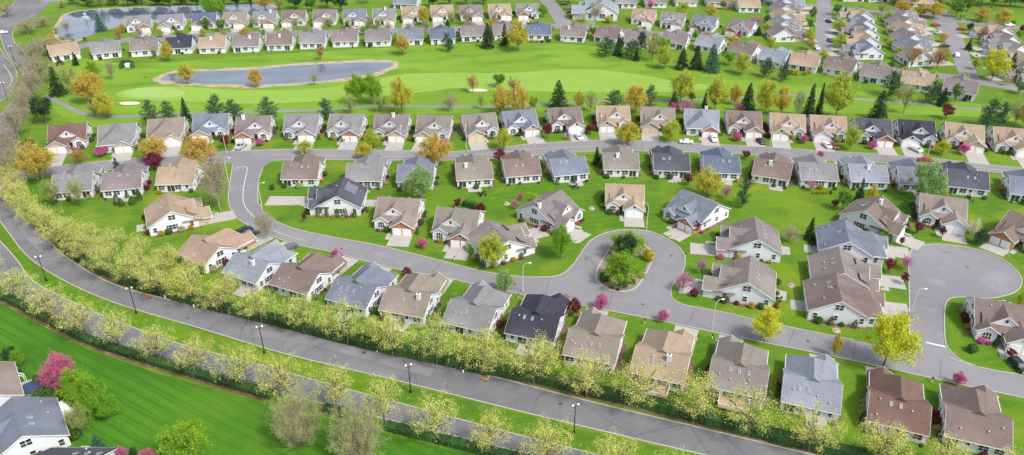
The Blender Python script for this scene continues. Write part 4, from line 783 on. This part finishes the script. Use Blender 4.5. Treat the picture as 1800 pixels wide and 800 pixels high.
for hi in HOUSES:
    r = hi['row']
    if r not in 'ABCDFG': continue
    counts[r] = counts.get(r, 0)+1; lab = hi['e']['label']
    if r == 'C': where = 'by '+CN[counts[r]-1]
    else: where = f"by {ORD[counts[r]]} house of {RN[r]}"
    hw, fr, re_, gs = hi['hw'], hi['front'], hi['rear'], hi['gs']; spots = []
    frontseen = hi['face'][1] < .2
    if frontseen:
        for t in (.15,.5,.85): spots.append((-gs*(hw-.6-t*4.0), fr-2.9, None))
        spots.append((gs*(hw+1.0), hi['gf']+rs_.uniform(1,3), 'arb' if rs_.random() < .4 else None))
    else:
        for x in (-hw+.7, hw-.7, rs_.uniform(-2,2)): spots.append((x, re_+.8+rs_.random()*.4, None))
    e_ = hi['toW'](hw, 0); e2_ = hi['toW'](-hw, 0)
    # side facing the middle of the picture is the one we see
    cc = hi['toW'](0, 0)
    side = 1 if (abs(e_[0]) < abs(e2_[0]) if abs(hi['face'][1]) > .5 else e_[1] < e2_[1]) else -1
    ns = 4 if r in 'CD' else 2
    for q in range(ns): spots.append((side*(hw+.75), fr+1+(re_-fr-2)*(q+.5)/ns+rs_.uniform(-.4,.4), None))
    if r in 'FG':
        sg = rs_.choice((-1, 1)); spots = [(sg*(hw-.5)*rs_.uniform(.3,1), (re_+.9) if r == 'F' else fr-3, None), (-sg*(hw+1.2), rs_.uniform(fr, re_), None)]
    for lx, ly, k in spots:
        k = k or rs_.choice(['box','box','box','gold','red','dry','arb','dry'] if not frontseen else ['box','box','box','gold','red','dry','box','pinkb','arb'])
        w = rs_.uniform(.8,2.2); h = w*rs_.uniform(.75,.95) if k != 'arb' else rs_.uniform(2.0,3.2)
        if k == 'arb': w = rs_.uniform(1.0,1.4)
        shrub(k, hi['toW'](lx, ly), w, h, where)
def SP(where, lst):
    for k, x, y, w, h in lst: shrub(k, g(x, y), w, h, where)
SP('behind the mauve roof at left', [('arb',207,360,1.9,3.8),('arb',214,362,2.0,2.6),('arb',234,359,2.4,2.8),('arb',246,352,1.9,4.0)])
SP('along the solar-panel house wall', [('arb',559,380,1.1,3.0),('arb',575,381,1.1,3.0),('arb',594,382,1.1,3.0),('arb',609,383,1.1,3.2),('arb',624,382,1.2,3.0),('gold',567,382,1.2,.8),('gold',585,383,1.2,.8),('gold',603,384,1.2,.8)])
SP('on the traffic island', [('box',1062,494,2.8,2.6),('box',1098,505,1.8,1.6),('gold',1140,458,3.2,3.4),('dry',1128,488,2.0,1.6),('box',1112,500,1.6,1.6),('box',1075,508,1.0,.8),('box',1086,511,1.0,.8)])
SP('left of the parked black car', [('box',1708,618,2.6,2.0)]); SP('beside the wide white gable', [('red',1220,520,2.2,2.0),('gold',1271,530,1.5,1.3),('gold',1320,541,1.7,1.5),('box',1262,528,1.4,1.3)])
SP('near the bottom corner house', [('arb',70,705,3.4,3.0),('arb',82,708,3.6,3.2),('arb',92,700,3,3),('box',132,770,2.8,2.2),('box',114,780,1.2,1),('box',12,660,3,3),('box',28,660,2.6,2.2),('box',70,674,2.4,2.4)])
SP('on the lawn by the street corner', [('box',479,333,1.8,1.8)])
SP('by the pond bank', [('gold',256,136,1.6,1.0),('red',652,66,1.4,1.2)])
SP('behind the far blue roof', [('gold',935,74,1.8,1.4),('gold',944,75,1.8,1.4),('red',953,75,1.8,1.2),('box',965,74,2.2,1.8)])
SP('behind the tan roof near the golf path', [('gold',1391,130,2,2.2),('gold',1400,132,2,2.2),('gold',1415,132,2,2.4)])
SP('behind the grey roof, middle lawn', [('gold',1430,341,1,1.1),('gold',1436,341,1,1.1),('gold',1442,341,1,1.1),('gold',1448,341,1,1.1),('gold',1454,341,1,1.1),('red',1460,341,1,1.1)])
SP('between two blue-grey roofs', [('gold',1568,316,1.5,1.5),('gold',1571,324,1.6,1.5),('gold',1577,332,1.6,1.5),('box',1574,328,1.6,1.4)])
# clipped hedges
def hedge(name, pts, w, h, label, dens=26, leaf='hedge', cat='hedge'):
    rs = np.random.RandomState(len(pts)*3+int(w*10)); P = []
    for a, b in zip(pts, pts[1:]):
        L = hypot(b[0]-a[0], b[1]-a[1]); n = int(L*dens*(w+h)/2); t = rs.random(n); u = rs.uniform(-1, 1, n); z = rs.uniform(0, 1, n)
        # push samples to the shell
        k = rs.random(n); u = np.where(k < .4, np.sign(u)*(1-rs.random(n)*.15), u); z = np.where(k >= .45, 1-rs.random(n)*.2, z)
        lump = 1+.14*np.sin((a[0]+t*(b[0]-a[0]))*.9)+.10*np.sin((a[0]+t*(b[0]-a[0]))*2.3+1)
        d = ((b[0]-a[0])/L, (b[1]-a[1])/L)
        P.append(np.stack([a[0]+t*(b[0]-a[0])-d[1]*u*w/2*lump, a[1]+t*(b[1]-a[1])+d[0]*u*w/2*lump, z*h*lump], 1))
    P = np.concatenate(P)+rs.normal(size=(sum(len(p) for p in P), 3))*.07; P[:,2] = np.clip(P[:,2], .03, None)
    o = put(name, leaf_mesh(name, P, .17, LEAF[leaf], rs))
    # dark inner body
    mb = MB()
    for a, b in zip(pts, pts[1:]):
        d = unit(b[0]-a[0], b[1]-a[1]); mb.slab([(a[0]+d[1]*w*.4, a[1]-d[0]*w*.4, h*.82), (b[0]+d[1]*w*.4, b[1]-d[0]*w*.4, h*.82), (b[0]-d[1]*w*.4, b[1]+d[0]*w*.4, h*.82), (a[0]-d[1]*w*.4, a[1]+d[0]*w*.4, h*.82)], h*.82)
    c = put('hedge_core', mb.mesh('hedge_core', LEAF[leaf]), o)
    tag(o, label, cat, 'clipped hedges'); return o
HN = [(30,352),(56,384),(84,410),(112,436),(150,462),(190,482),(236,503),(300,521),(390,545),(460,562),(535,581),(612,601),(690,619),(768,635),(850,653),(938,668),(1030,690),(1123,711),(1218,736),(1315,761),(1420,786),(1545,816),(1660,844),(1800,880)]
hn = s(HN); hedge('hedge', s(HN[:8]), 2.5, 2.2, 'dark clipped hedge on the bend beside the thicket'); hedge('hedge', s([(305,524)]+HN[8:]), 2.6, 2.4, 'long dark clipped hedge between the boulevard and the house backs')
HS = [(-20,508),(42,541),(94,568),(150,597),(212,619),(282,641),(350,661),(427,683),(478,698)]
hedge('hedge', s(HS), 2.3, 1.5, 'clipped hedge along the upper left part of the big lawn'); hedge('hedge', s([(570,721),(594,727),(612,732)]), 2.2, 1.5, 'short hedge piece between the two wide bare trees')
hedge('hedge', s([(680,752),(768,774),(860,797),(962,823),(1070,851),(1200,884)]), 2.3, 1.5, 'clipped hedge right of the two wide bare trees')
hedge('hedge', W([(828,446),(842,428),(862,404)]), 2.2, 2.6, 'tall green hedge beside the grey-brown roofed house', leaf='lime')
hedge('hedge', W([(814,362),(828,365),(842,370)]), 1.5, 2.0, 'small dark hedge between two dark red trees')
for pts in (HS, HN):
    ribbon('mulch_strip', s(pts), 3.3, .026, M['mulch'])

# ------------------------------------------------------------------ street furniture
def lamp_double():
    p, h, gl = MB(), MB(), MB(); p.lathe([(.22,0),(.22,.5),(.10,.7),(.07,6.2),(.05,6.3)], 8)
    h.beam((-.5,0,6.2),(.5,0,6.2), .06, .06)
    for s_ in (-1, 1): h.lathe([(.05,6.2),(.1,6.3),(.03,6.3)], 8, (s_*.5,0)); gl.lathe([(.08,6.3),(.17,6.4),(.19,6.62),(.10,6.75),(.02,6.8)], 8, (s_*.5,0))
    return p.mesh('pole', M['black']), h.mesh('arm', M['black']), gl.mesh('lamp_globes', M['lampglass'])
LD = lamp_double()
for x, y, place in [(82,494,'near the bend'),(240,551,'second along the median'),(465,621,'beside the budding trees'),(722,690,'in the middle of the median'),(1009,762,'near the bottom edge'),(14,176,'at the lower kerb on the far bend'),(26,109,'on the traffic divider at far left'),(1352,842,'just below the bottom edge')]:
    if y > 800: continue
    e = thing('street_lamp', f'black twin-globe street lamp {place}', 'street lamp', g(x, y), .35, 'black twin-globe street lamps', (1.1,1.1,1.1))
    put('pole', LD[0], e); put('arm', LD[1], e); put('lamp_globes', LD[2], e)
def lamp_arm():
    p, h = MB(), MB(); p.lathe([(.13,0),(.07,7.6)], 8); p.tube([(0,0,7.5),(.3,0,8.1),(1.0,0,8.4),(1.5,0,8.35)], (.07,.06,.05,.05), 6)
    h.box(1.35,2.0,-.14,.14,8.24,8.40); return p.mesh('pole', M['pole']), h.mesh('lamp_head', M['lampglass'])
LA = lamp_arm()
for x, y, r, place in [(919,514,.2,'on the lawn kerb left of the island close'),(1251,581,.3,'on the kerb below the wide gable house'),(37,286,2.6,'on the verge at upper left'),(398,269,2.4,'by the corner where the curved street begins'),(820,262,pi/2,'beside the grey-brown roofed house on the upper street'),(1055,246,pi/2,'left of a tan-roofed house on the upper street'),(1136,405,2.5,'at the head of the island close'),(1353,256,pi/2,'between brown and tan roofs on the upper street'),(1630,275,-pi/2,'in front of the black-roofed house'),(402,320,0,'on the inside of the curved street'),(1598,560,0,'on the kerb of the right-hand close'),(707,265,pi/2,'beside a yellow-green tree on the upper street'),(1690,36,1,'at the far right crossing'),(461,368,.5,'beside the curved street driveway')]:
    e = thing('street_light', f'grey pole street light {place}', 'street light', g(x, y), r, 'grey pole street lights'); put('pole', LA[0], e); put('lamp_head', LA[1], e)
# cars
def car_meshes(kind, col):
    L, Wc, H = dict(suv=(4.7,1.9,1.72), sedan=(4.7,1.82,1.45), pickup=(5.4,1.95,1.8))[kind]
    b = MB(); hl = L/2
    if kind == 'sedan': prof = [(-hl,.35),(-hl,.75),(-hl+.15,.88),(-1.5,.95),(-.8,1.42),(.55,1.45),(1.45,1.0),(hl-.1,.92),(hl,.6),(hl,.35)]
    elif kind == 'suv': prof = [(-hl,.4),(-hl,.85),(-hl+.1,1.02),(-1.15,1.1),(-.55,1.65),(1.6,1.72),(2.05,1.6),(hl-.05,1.05),(hl,.8),(hl,.4)]
    else: prof = [(-hl,.45),(-hl,.95),(-hl+.15,1.1),(-1.4,1.15),(-.8,1.78),(.6,1.8),(.85,1.15),(hl,1.15),(hl,.45)]
    n = len(prof)
    def wid(z): return Wc/2 if z < 1.12 else Wc/2*.80
    vs = [(-wid(z), y, z) for y, z in prof]+[(wid(z), y, z) for y, z in prof]
    b.add(vs, [tuple(range(n)), tuple(range(2*n-1, n-1, -1))]+[(i, n+i, n+(i+1)%n, (i+1)%n) for i in range(n)])
    gl = MB()   # windscreen, rear window, side glass as thin raised panels
    idx = {'sedan': (3,4,5,6), 'suv': (3,4,5,7), 'pickup': (3,4,5,6)}[kind]; P = [prof[i] for i in idx]
    def pane(a, b_):
        dy, dz = b_[0]-a[0], b_[1]-a[1]; l = hypot(dy, dz); ny, nz = -dz/l*.02, dy/l*.02
        q = lambda t: (a[0]+dy*t+ny, a[1]+dz*t+nz); s0, s1 = q(.1), q(.92); w0, w1 = wid(s0[1])*.86, Wc/2*.74
        gl.quad((-w0,s0[0],s0[1]),(w0,s0[0],s0[1]),(w1,s1[0],s1[1]),(-w1,s1[0],s1[1]))
    pane(P[0], P[1]); pane(P[2], P[3])
    for s_ in (-1, 1):
        y0, y1 = P[0][0], P[3][0]; t0, t1 = P[1][0], P[2][0]; zt = P[1][1]-.08
        gl.quad((s_*(Wc/2*.93),y0+.35,1.13),(s_*(Wc/2*.93),y1-.35,1.13),(s_*(Wc/2*.815),t1-.02,zt),(s_*(Wc/2*.815),t0+.08,zt))
    wh, rm = MB(), MB(); wh.tube([(-.11,0,0),(.11,0,0)], (.34,.34), 14); rm.tube([(-.12,0,0),(.12,0,0)], (.19,.19), 10)
    li = MB(); li.box(-.2,.2,-.03,.03,-.08,.08)
    return dict(body=b.mesh('body', carmat(col)), glass=gl.mesh('windows', M['glass']), wheel=wh.mesh('tyre', M['tyre']), rim=rm.mesh('rim', M['rim']), light=li.mesh('headlight', M['lampglass']), hl=hl, W=Wc)
CM = {}
def car(kind, col, x, y, dirv, label, small=False):
    if (kind, col) not in CM: CM[(kind, col)] = car_meshes(kind, col)
    c = CM[(kind, col)]; th = atan2(dirv[0], -dirv[1])
    p = g(x, y); e = thing('pickup_truck' if kind == 'pickup' else 'parked_car', label, 'pickup truck' if kind == 'pickup' else 'car', (p[0], p[1], .055), th)
    put('body', c['body'], e); put('windows', c['glass'], e)
    for sx in (-1, 1):
        for yy in (-c['hl']*.62, c['hl']*.60):
            w = put('wheel', c['wheel'], e, (sx*(c['W']/2-.10), yy, .34)); put('rim', c['rim'], w)
        if not small: put('headlight', c['light'], e, (sx*(c['W']/2-.35), -c['hl']-.01, .72))
dn, up_ = (0,-1), (0,1)
for a in [('pickup','silver',424,260,(-.2,-1),'silver pickup parked on the driveway of a brick garage house'),('sedan','white',1017,243,(.3,-1),'white car on driveway beside the pink shrub and dark red tree'),('suv','white',1254,247,(.05,-1),'white SUV on driveway of the light grey roofed brick house'),
  ('sedan','white',1206,252,(1,-.12),'white car parked along the kerb of the upper street'),('sedan','black',1337,251,(.2,-1),'black car parked on a driveway beside pink shrubs'),('sedan','white',1453,258,(.1,-1),'white car beside a dark red car on one driveway'),
  ('sedan','red',1465,259,(.1,-1),'dark red car beside a white car on one driveway'),('sedan','white',1609,265,(.4,-1),'white car on driveway of the black-roofed house'),('sedan','red',1626,284,(1,-.1),'red car on the upper street behind the pale green tree'),
  ('suv','black',1789,647,(.1,-1),'black car on driveway at the right edge'),('suv','grey',509,439,(.6,.8),'dark grey SUV on driveway behind the light grey roof'),('sedan','black',430,408,(.6,.5),'black car behind the tan roof, left one'),('sedan','grey',437,414,(.6,.5),'grey car behind the tan roof, right one'),
  ('suv','grey',604,245,(0,-1),'dark car standing in front of an open brick garage'),('sedan','white',1,336,(.2,1),'white car driving on the boulevard at the left edge'),('sedan','white',5,59,(1,.3),'white car on the boulevard at the upper left'),
  ('sedan','black',1456,39,up_,'black car parked on the far street, upper one'),('sedan','blue',1459,73,up_,'dark blue car parked on the far street, lower one'),('sedan','white',1435,86,up_,'white car parked at the left kerb of the far street'),
  ('sedan','red',1644,46,(1,0),'red car on a driveway in the third column'),('sedan','silver',1650,60,(1,.1),'silver car on a driveway in the third column'),('sedan','black',1660,83,(1,.1),'black car on a driveway in the third column'),('suv','white',1681,99,(.3,1),'white SUV on the far right street'),('sedan','silver',1719,102,(1,0),'silver car on driveway right of the far right street'),
  ('sedan','red',1690,53,(1,0),'red car right of the far right street'),('sedan','white',1774,46,(1,0),'white car on the road at the upper right edge'),
  ('sedan','black',991,9,(1,.2),'black parked car, topmost of four beside the big grey building'),('sedan','grey',998,17,(1,.2),'grey parked car, second of four beside the big grey building'),('sedan','black',1004,23,(1,.2),'black parked car, third of four beside the big grey building'),('sedan','grey',1009,29,(1,.2),'grey parked car, lowest of four beside the big grey building'),('sedan','silver',628,50,dn,'silver car on driveway in the far row')]: car(*a, small=a[3] < 120)
# fountain
e = thing('fountain', 'white water fountain spraying in the upper pond', 'fountain', g(152,37,.03)); rs = np.random.RandomState(2); P = []
for k in range(1500):
    t = rs.uniform(0, 2*pi); u = rs.random(); R = rs.choice([.4,.9,1.8,2.6]); P.append((cos(t)*R*u, sin(t)*R*u, (4.6 if R < 1 else 2.6)*(1-(2*u-.9)**2/1.3)*.9+rs.normal()*.12))
P = np.array(P); P[:,2] = np.clip(P[:,2], .05, None); put('spray', leaf_mesh('spray', P, .14, M['spray'], rs), e); m_ = MB(); m_.lathe([(.6,-.1),(.6,.15),(.2,.25),(.05,.6)], 10); put('nozzle', m_.mesh('nozzle', M['black']), e)
# small things
def barrier(x, y, L, label):
    e = thing('barrier', label, 'barrier', g(x, y), -.45); m_ = MB(); m_.box(-L/2,L/2,-.06,.06,.55,.95); put('board', m_.mesh('board', M['orange']), e); m_ = MB()
    for sx in (-1, 1): m_.box(sx*L*.4-.05,sx*L*.4+.05,-.35,.35,0,.08); m_.box(sx*L*.4-.05,sx*L*.4+.05,-.05,.05,.08,.55)
    m_.box(-L/2,L/2,-.05,.05,.2,.4); put('legs', m_.mesh('legs', M['wood']), e)
barrier(263,524,2.6,'orange barrier at the boulevard kerb by the bend'); barrier(852,671,1.6,'orange barrier at the boulevard kerb near the middle')
def hydrant(x, y, label):
    m_ = MB(); m_.lathe([(.17,0),(.17,.08),(.12,.1),(.12,.55),(.16,.58),(.13,.72),(.03,.8)], 8); m_.tube([(-.22,0,.42),(.22,0,.42)], (.06,.06), 6)
    tag(put('marker_post', m_.mesh('marker_post', M['trim']), None, g(x, y)), label, 'post')
hydrant(291,525,'small white post by the hedge on the bend'); hydrant(814,655,'small white post by the hedge in the middle'); hydrant(341,540,'small white post beside hedge, right of the bend')
def mailbox_m():
    a, b = MB(), MB(); a.box(-.05,.05,-.05,.05,0,1.1); b.box(-.12,.12,-.28,.28,1.0,1.25); b.lathe([(.12,1.25),(.08,1.33),(.02,1.36)], 8); return a.mesh('post', M['trim']), b.mesh('box', M['black'])
MP = mailbox_m()
for x, y, place in [(1133,647-0,'x')][:0]+[(458,362,'by the driveway of the solar-panel house'),(799,458,'on the kerb right of the brick garage driveway'),(1133,569,'on the kerb behind a tan roof'),(1638,672,'on the kerb behind the reddish brown roof'),(1205,452,'beside the upper driveway of the island close'),(940,258,'on the upper street kerb by a plum tree'),(1252,596,'on the lawn kerb between the lower backs'),(911,524,'on the kerb beside the black roof')]:
    e = thing('mailbox', f'small mailbox {place}', 'mailbox', g(x, y)); put('post', MP[0], e); put('box', MP[1], e)
# arch, canopy, covered tub and patio set in the bottom-left garden
e = thing('garden_arch', 'white garden arch beside the blue covered tub', 'arch', g(37,674), .3); m_ = MB()
for y in (-.4,.4):
    pts = [(1.0*cos(t), y, 1.6+.8*sin(t)) for t in np.linspace(pi, 0, 9)]; m_.tube([(-1.0,y,0)]+pts+[(1.0,y,0)], [.06]*11, 6)
put('hoops', m_.mesh('hoops', M['trim']), e); m_ = MB()
for t in np.linspace(pi, 0, 9): m_.beam((cos(t),-.4,1.6+.8*sin(t)),(cos(t),.4,1.6+.8*sin(t)), .05, .05)
put('slats', m_.mesh('slats', M['trim']), e)
e = thing('hot_tub', 'round blue covered tub beside the garden arch', 'hot tub', g(57,686)); m_ = MB(); m_.lathe([(1.9,0),(1.9,.8)], 20); put('shell', m_.mesh('shell', M['wood']), e); m_ = MB(); m_.lathe([(2.0,.8),(2.0,.9),(1.0,1.0),(.05,1.02)], 20); put('cover', m_.mesh('cover', M['blue']), e)
e = thing('patio_canopy', 'white flat canopy over the patio of the bottom corner house', 'canopy', g(108,742), -.6); m_ = MB(); m_.slab([(-2.3,-2.1,2.5),(2.3,-2.1,2.5),(2.3,2.1,2.75),(-2.3,2.1,2.75)], .12); put('roof', m_.mesh('roof', M['canvas']), e)
for sx in (-1, 1):
    for sy in (-1, 1): m_ = MB(); m_.box(-.06,.06,-.06,.06,0,2.4); put('post', m_.mesh('post', M['trim']), e, (sx*2.1, sy*1.9, 0))
e = thing('electrical_cabinet', 'pale cabinet ringed by dark shrubs on the golf course', 'cabinet', g(225,118)); m_ = MB(); m_.box(-1.0,1.0,-.9,.9,0,.2); put('plinth', m_.mesh('p', M['concrete']), e); m_ = MB(); m_.box(-.9,.9,-.8,.8,.2,1.5); m_.slab([(-1,-.9,1.55),(1,-.9,1.55),(1,.9,1.65),(-1,.9,1.65)], .08); put('cabinet', m_.mesh('c', M['canvas']), e)
hedge('hedge', W([(214,121),(217,113),(232,112),(234,120)]), 1.6, 1.8, 'dark shrubs around the pale cabinet on the golf course')
def patio_set(x, y, label):
    e = thing('patio_set', label, 'patio furniture', g(x, y), rs_.random()*3); m_ = MB(); m_.lathe([(.05,0),(.05,.7),(.6,.7),(.6,.74)], 12); put('table', m_.mesh('t', M['black']), e)
    for k in range(4):
        t = k*pi/2; m_ = MB(); m_.box(-.25,.25,-.25,.25,.38,.44); m_.box(-.25,.25,.2,.26,.44,.95)
        for a_ in (-.22,.22):
            for b_ in (-.22,.22): m_.box(a_-.02,a_+.02,b_-.02,b_+.02,0,.38)
        put('chair', m_.mesh('c', M['black']), e, (1.1*sin(-t), 1.1*cos(t), 0), t)
for x, y, lb in [(848,343,'brown patio table and chairs behind the house with chimney'),(1010,330,'patio table and chairs behind the first blue-grey roof of the middle'),(1365,528,'patio table and chairs right of the wide white gable'),(640,372,'patio table and chairs right of the solar-panel house'),(1430,432,'patio table and chairs left of the upper blue-grey roof'),(1702,353,'patio chairs behind the dark slate roof')]: patio_set(x, y, lb)
def birdbath(x, y, label):
    e = thing('tree_ring', label, 'garden ring', g(x, y)); m_ = MB(); m_.lathe([(.9,.0),(.9,.18),(.65,.18),(.65,.06),(.05,.06)], 14); put('stone_ring', m_.mesh('r', M['edging']), e)
    m_ = MB(); m_.lathe([(.12,.05),(.08,.6),(.35,.7),(.3,.76),(.02,.74)], 10); put('bowl', m_.mesh('b', M['concrete']), e)
for x, y, lb in [(1040,367,'round stone ring on the lawn left of the tan house'),(1012,425,'reddish stone ring on the lawn by the close driveway'),(1470,582,'round stone flower ring on the lawn above the lower street'),(1391,503,'pale stone ring on the lawn left of the three gables'),(891,359,'pale square stone on the lawn by the red trees'),(1180,417,'stone ring on the lawn right of the island close')]: birdbath(x, y, lb)

# ------------------------------------------------------------------ labels that would collide get their place in line
byl = {}
for o in THINGS: byl.setdefault(o['label'], []).append(o)
for lb, os_ in byl.items():
    if len(os_) < 2: continue
    os_.sort(key=lambda o: proj(o.location)[0]); n = len(os_)
    for i, o in enumerate(os_):
        if n == 2: q = ('left one', 'right one')[i]
        elif i < 15 or n-i > 15: q = f'{ORD[i+1] if i < 30 else i+1} from the left'
        else: q = f'{ORD[n-i]} from the right'
        o['label'] = f'{lb}, {q}'
bad = [o['label'] for o in THINGS if len(o['label'].split()) > 16]
print('THINGS', len(THINGS), 'objects', len(bpy.data.objects), 'long labels', len(bad), bad[:9])
for o in bpy.data.objects:
    if o.type == 'MESH' and o.parent is None and 'label' not in o and 'kind' not in o: print('UNTAGGED', o.name)
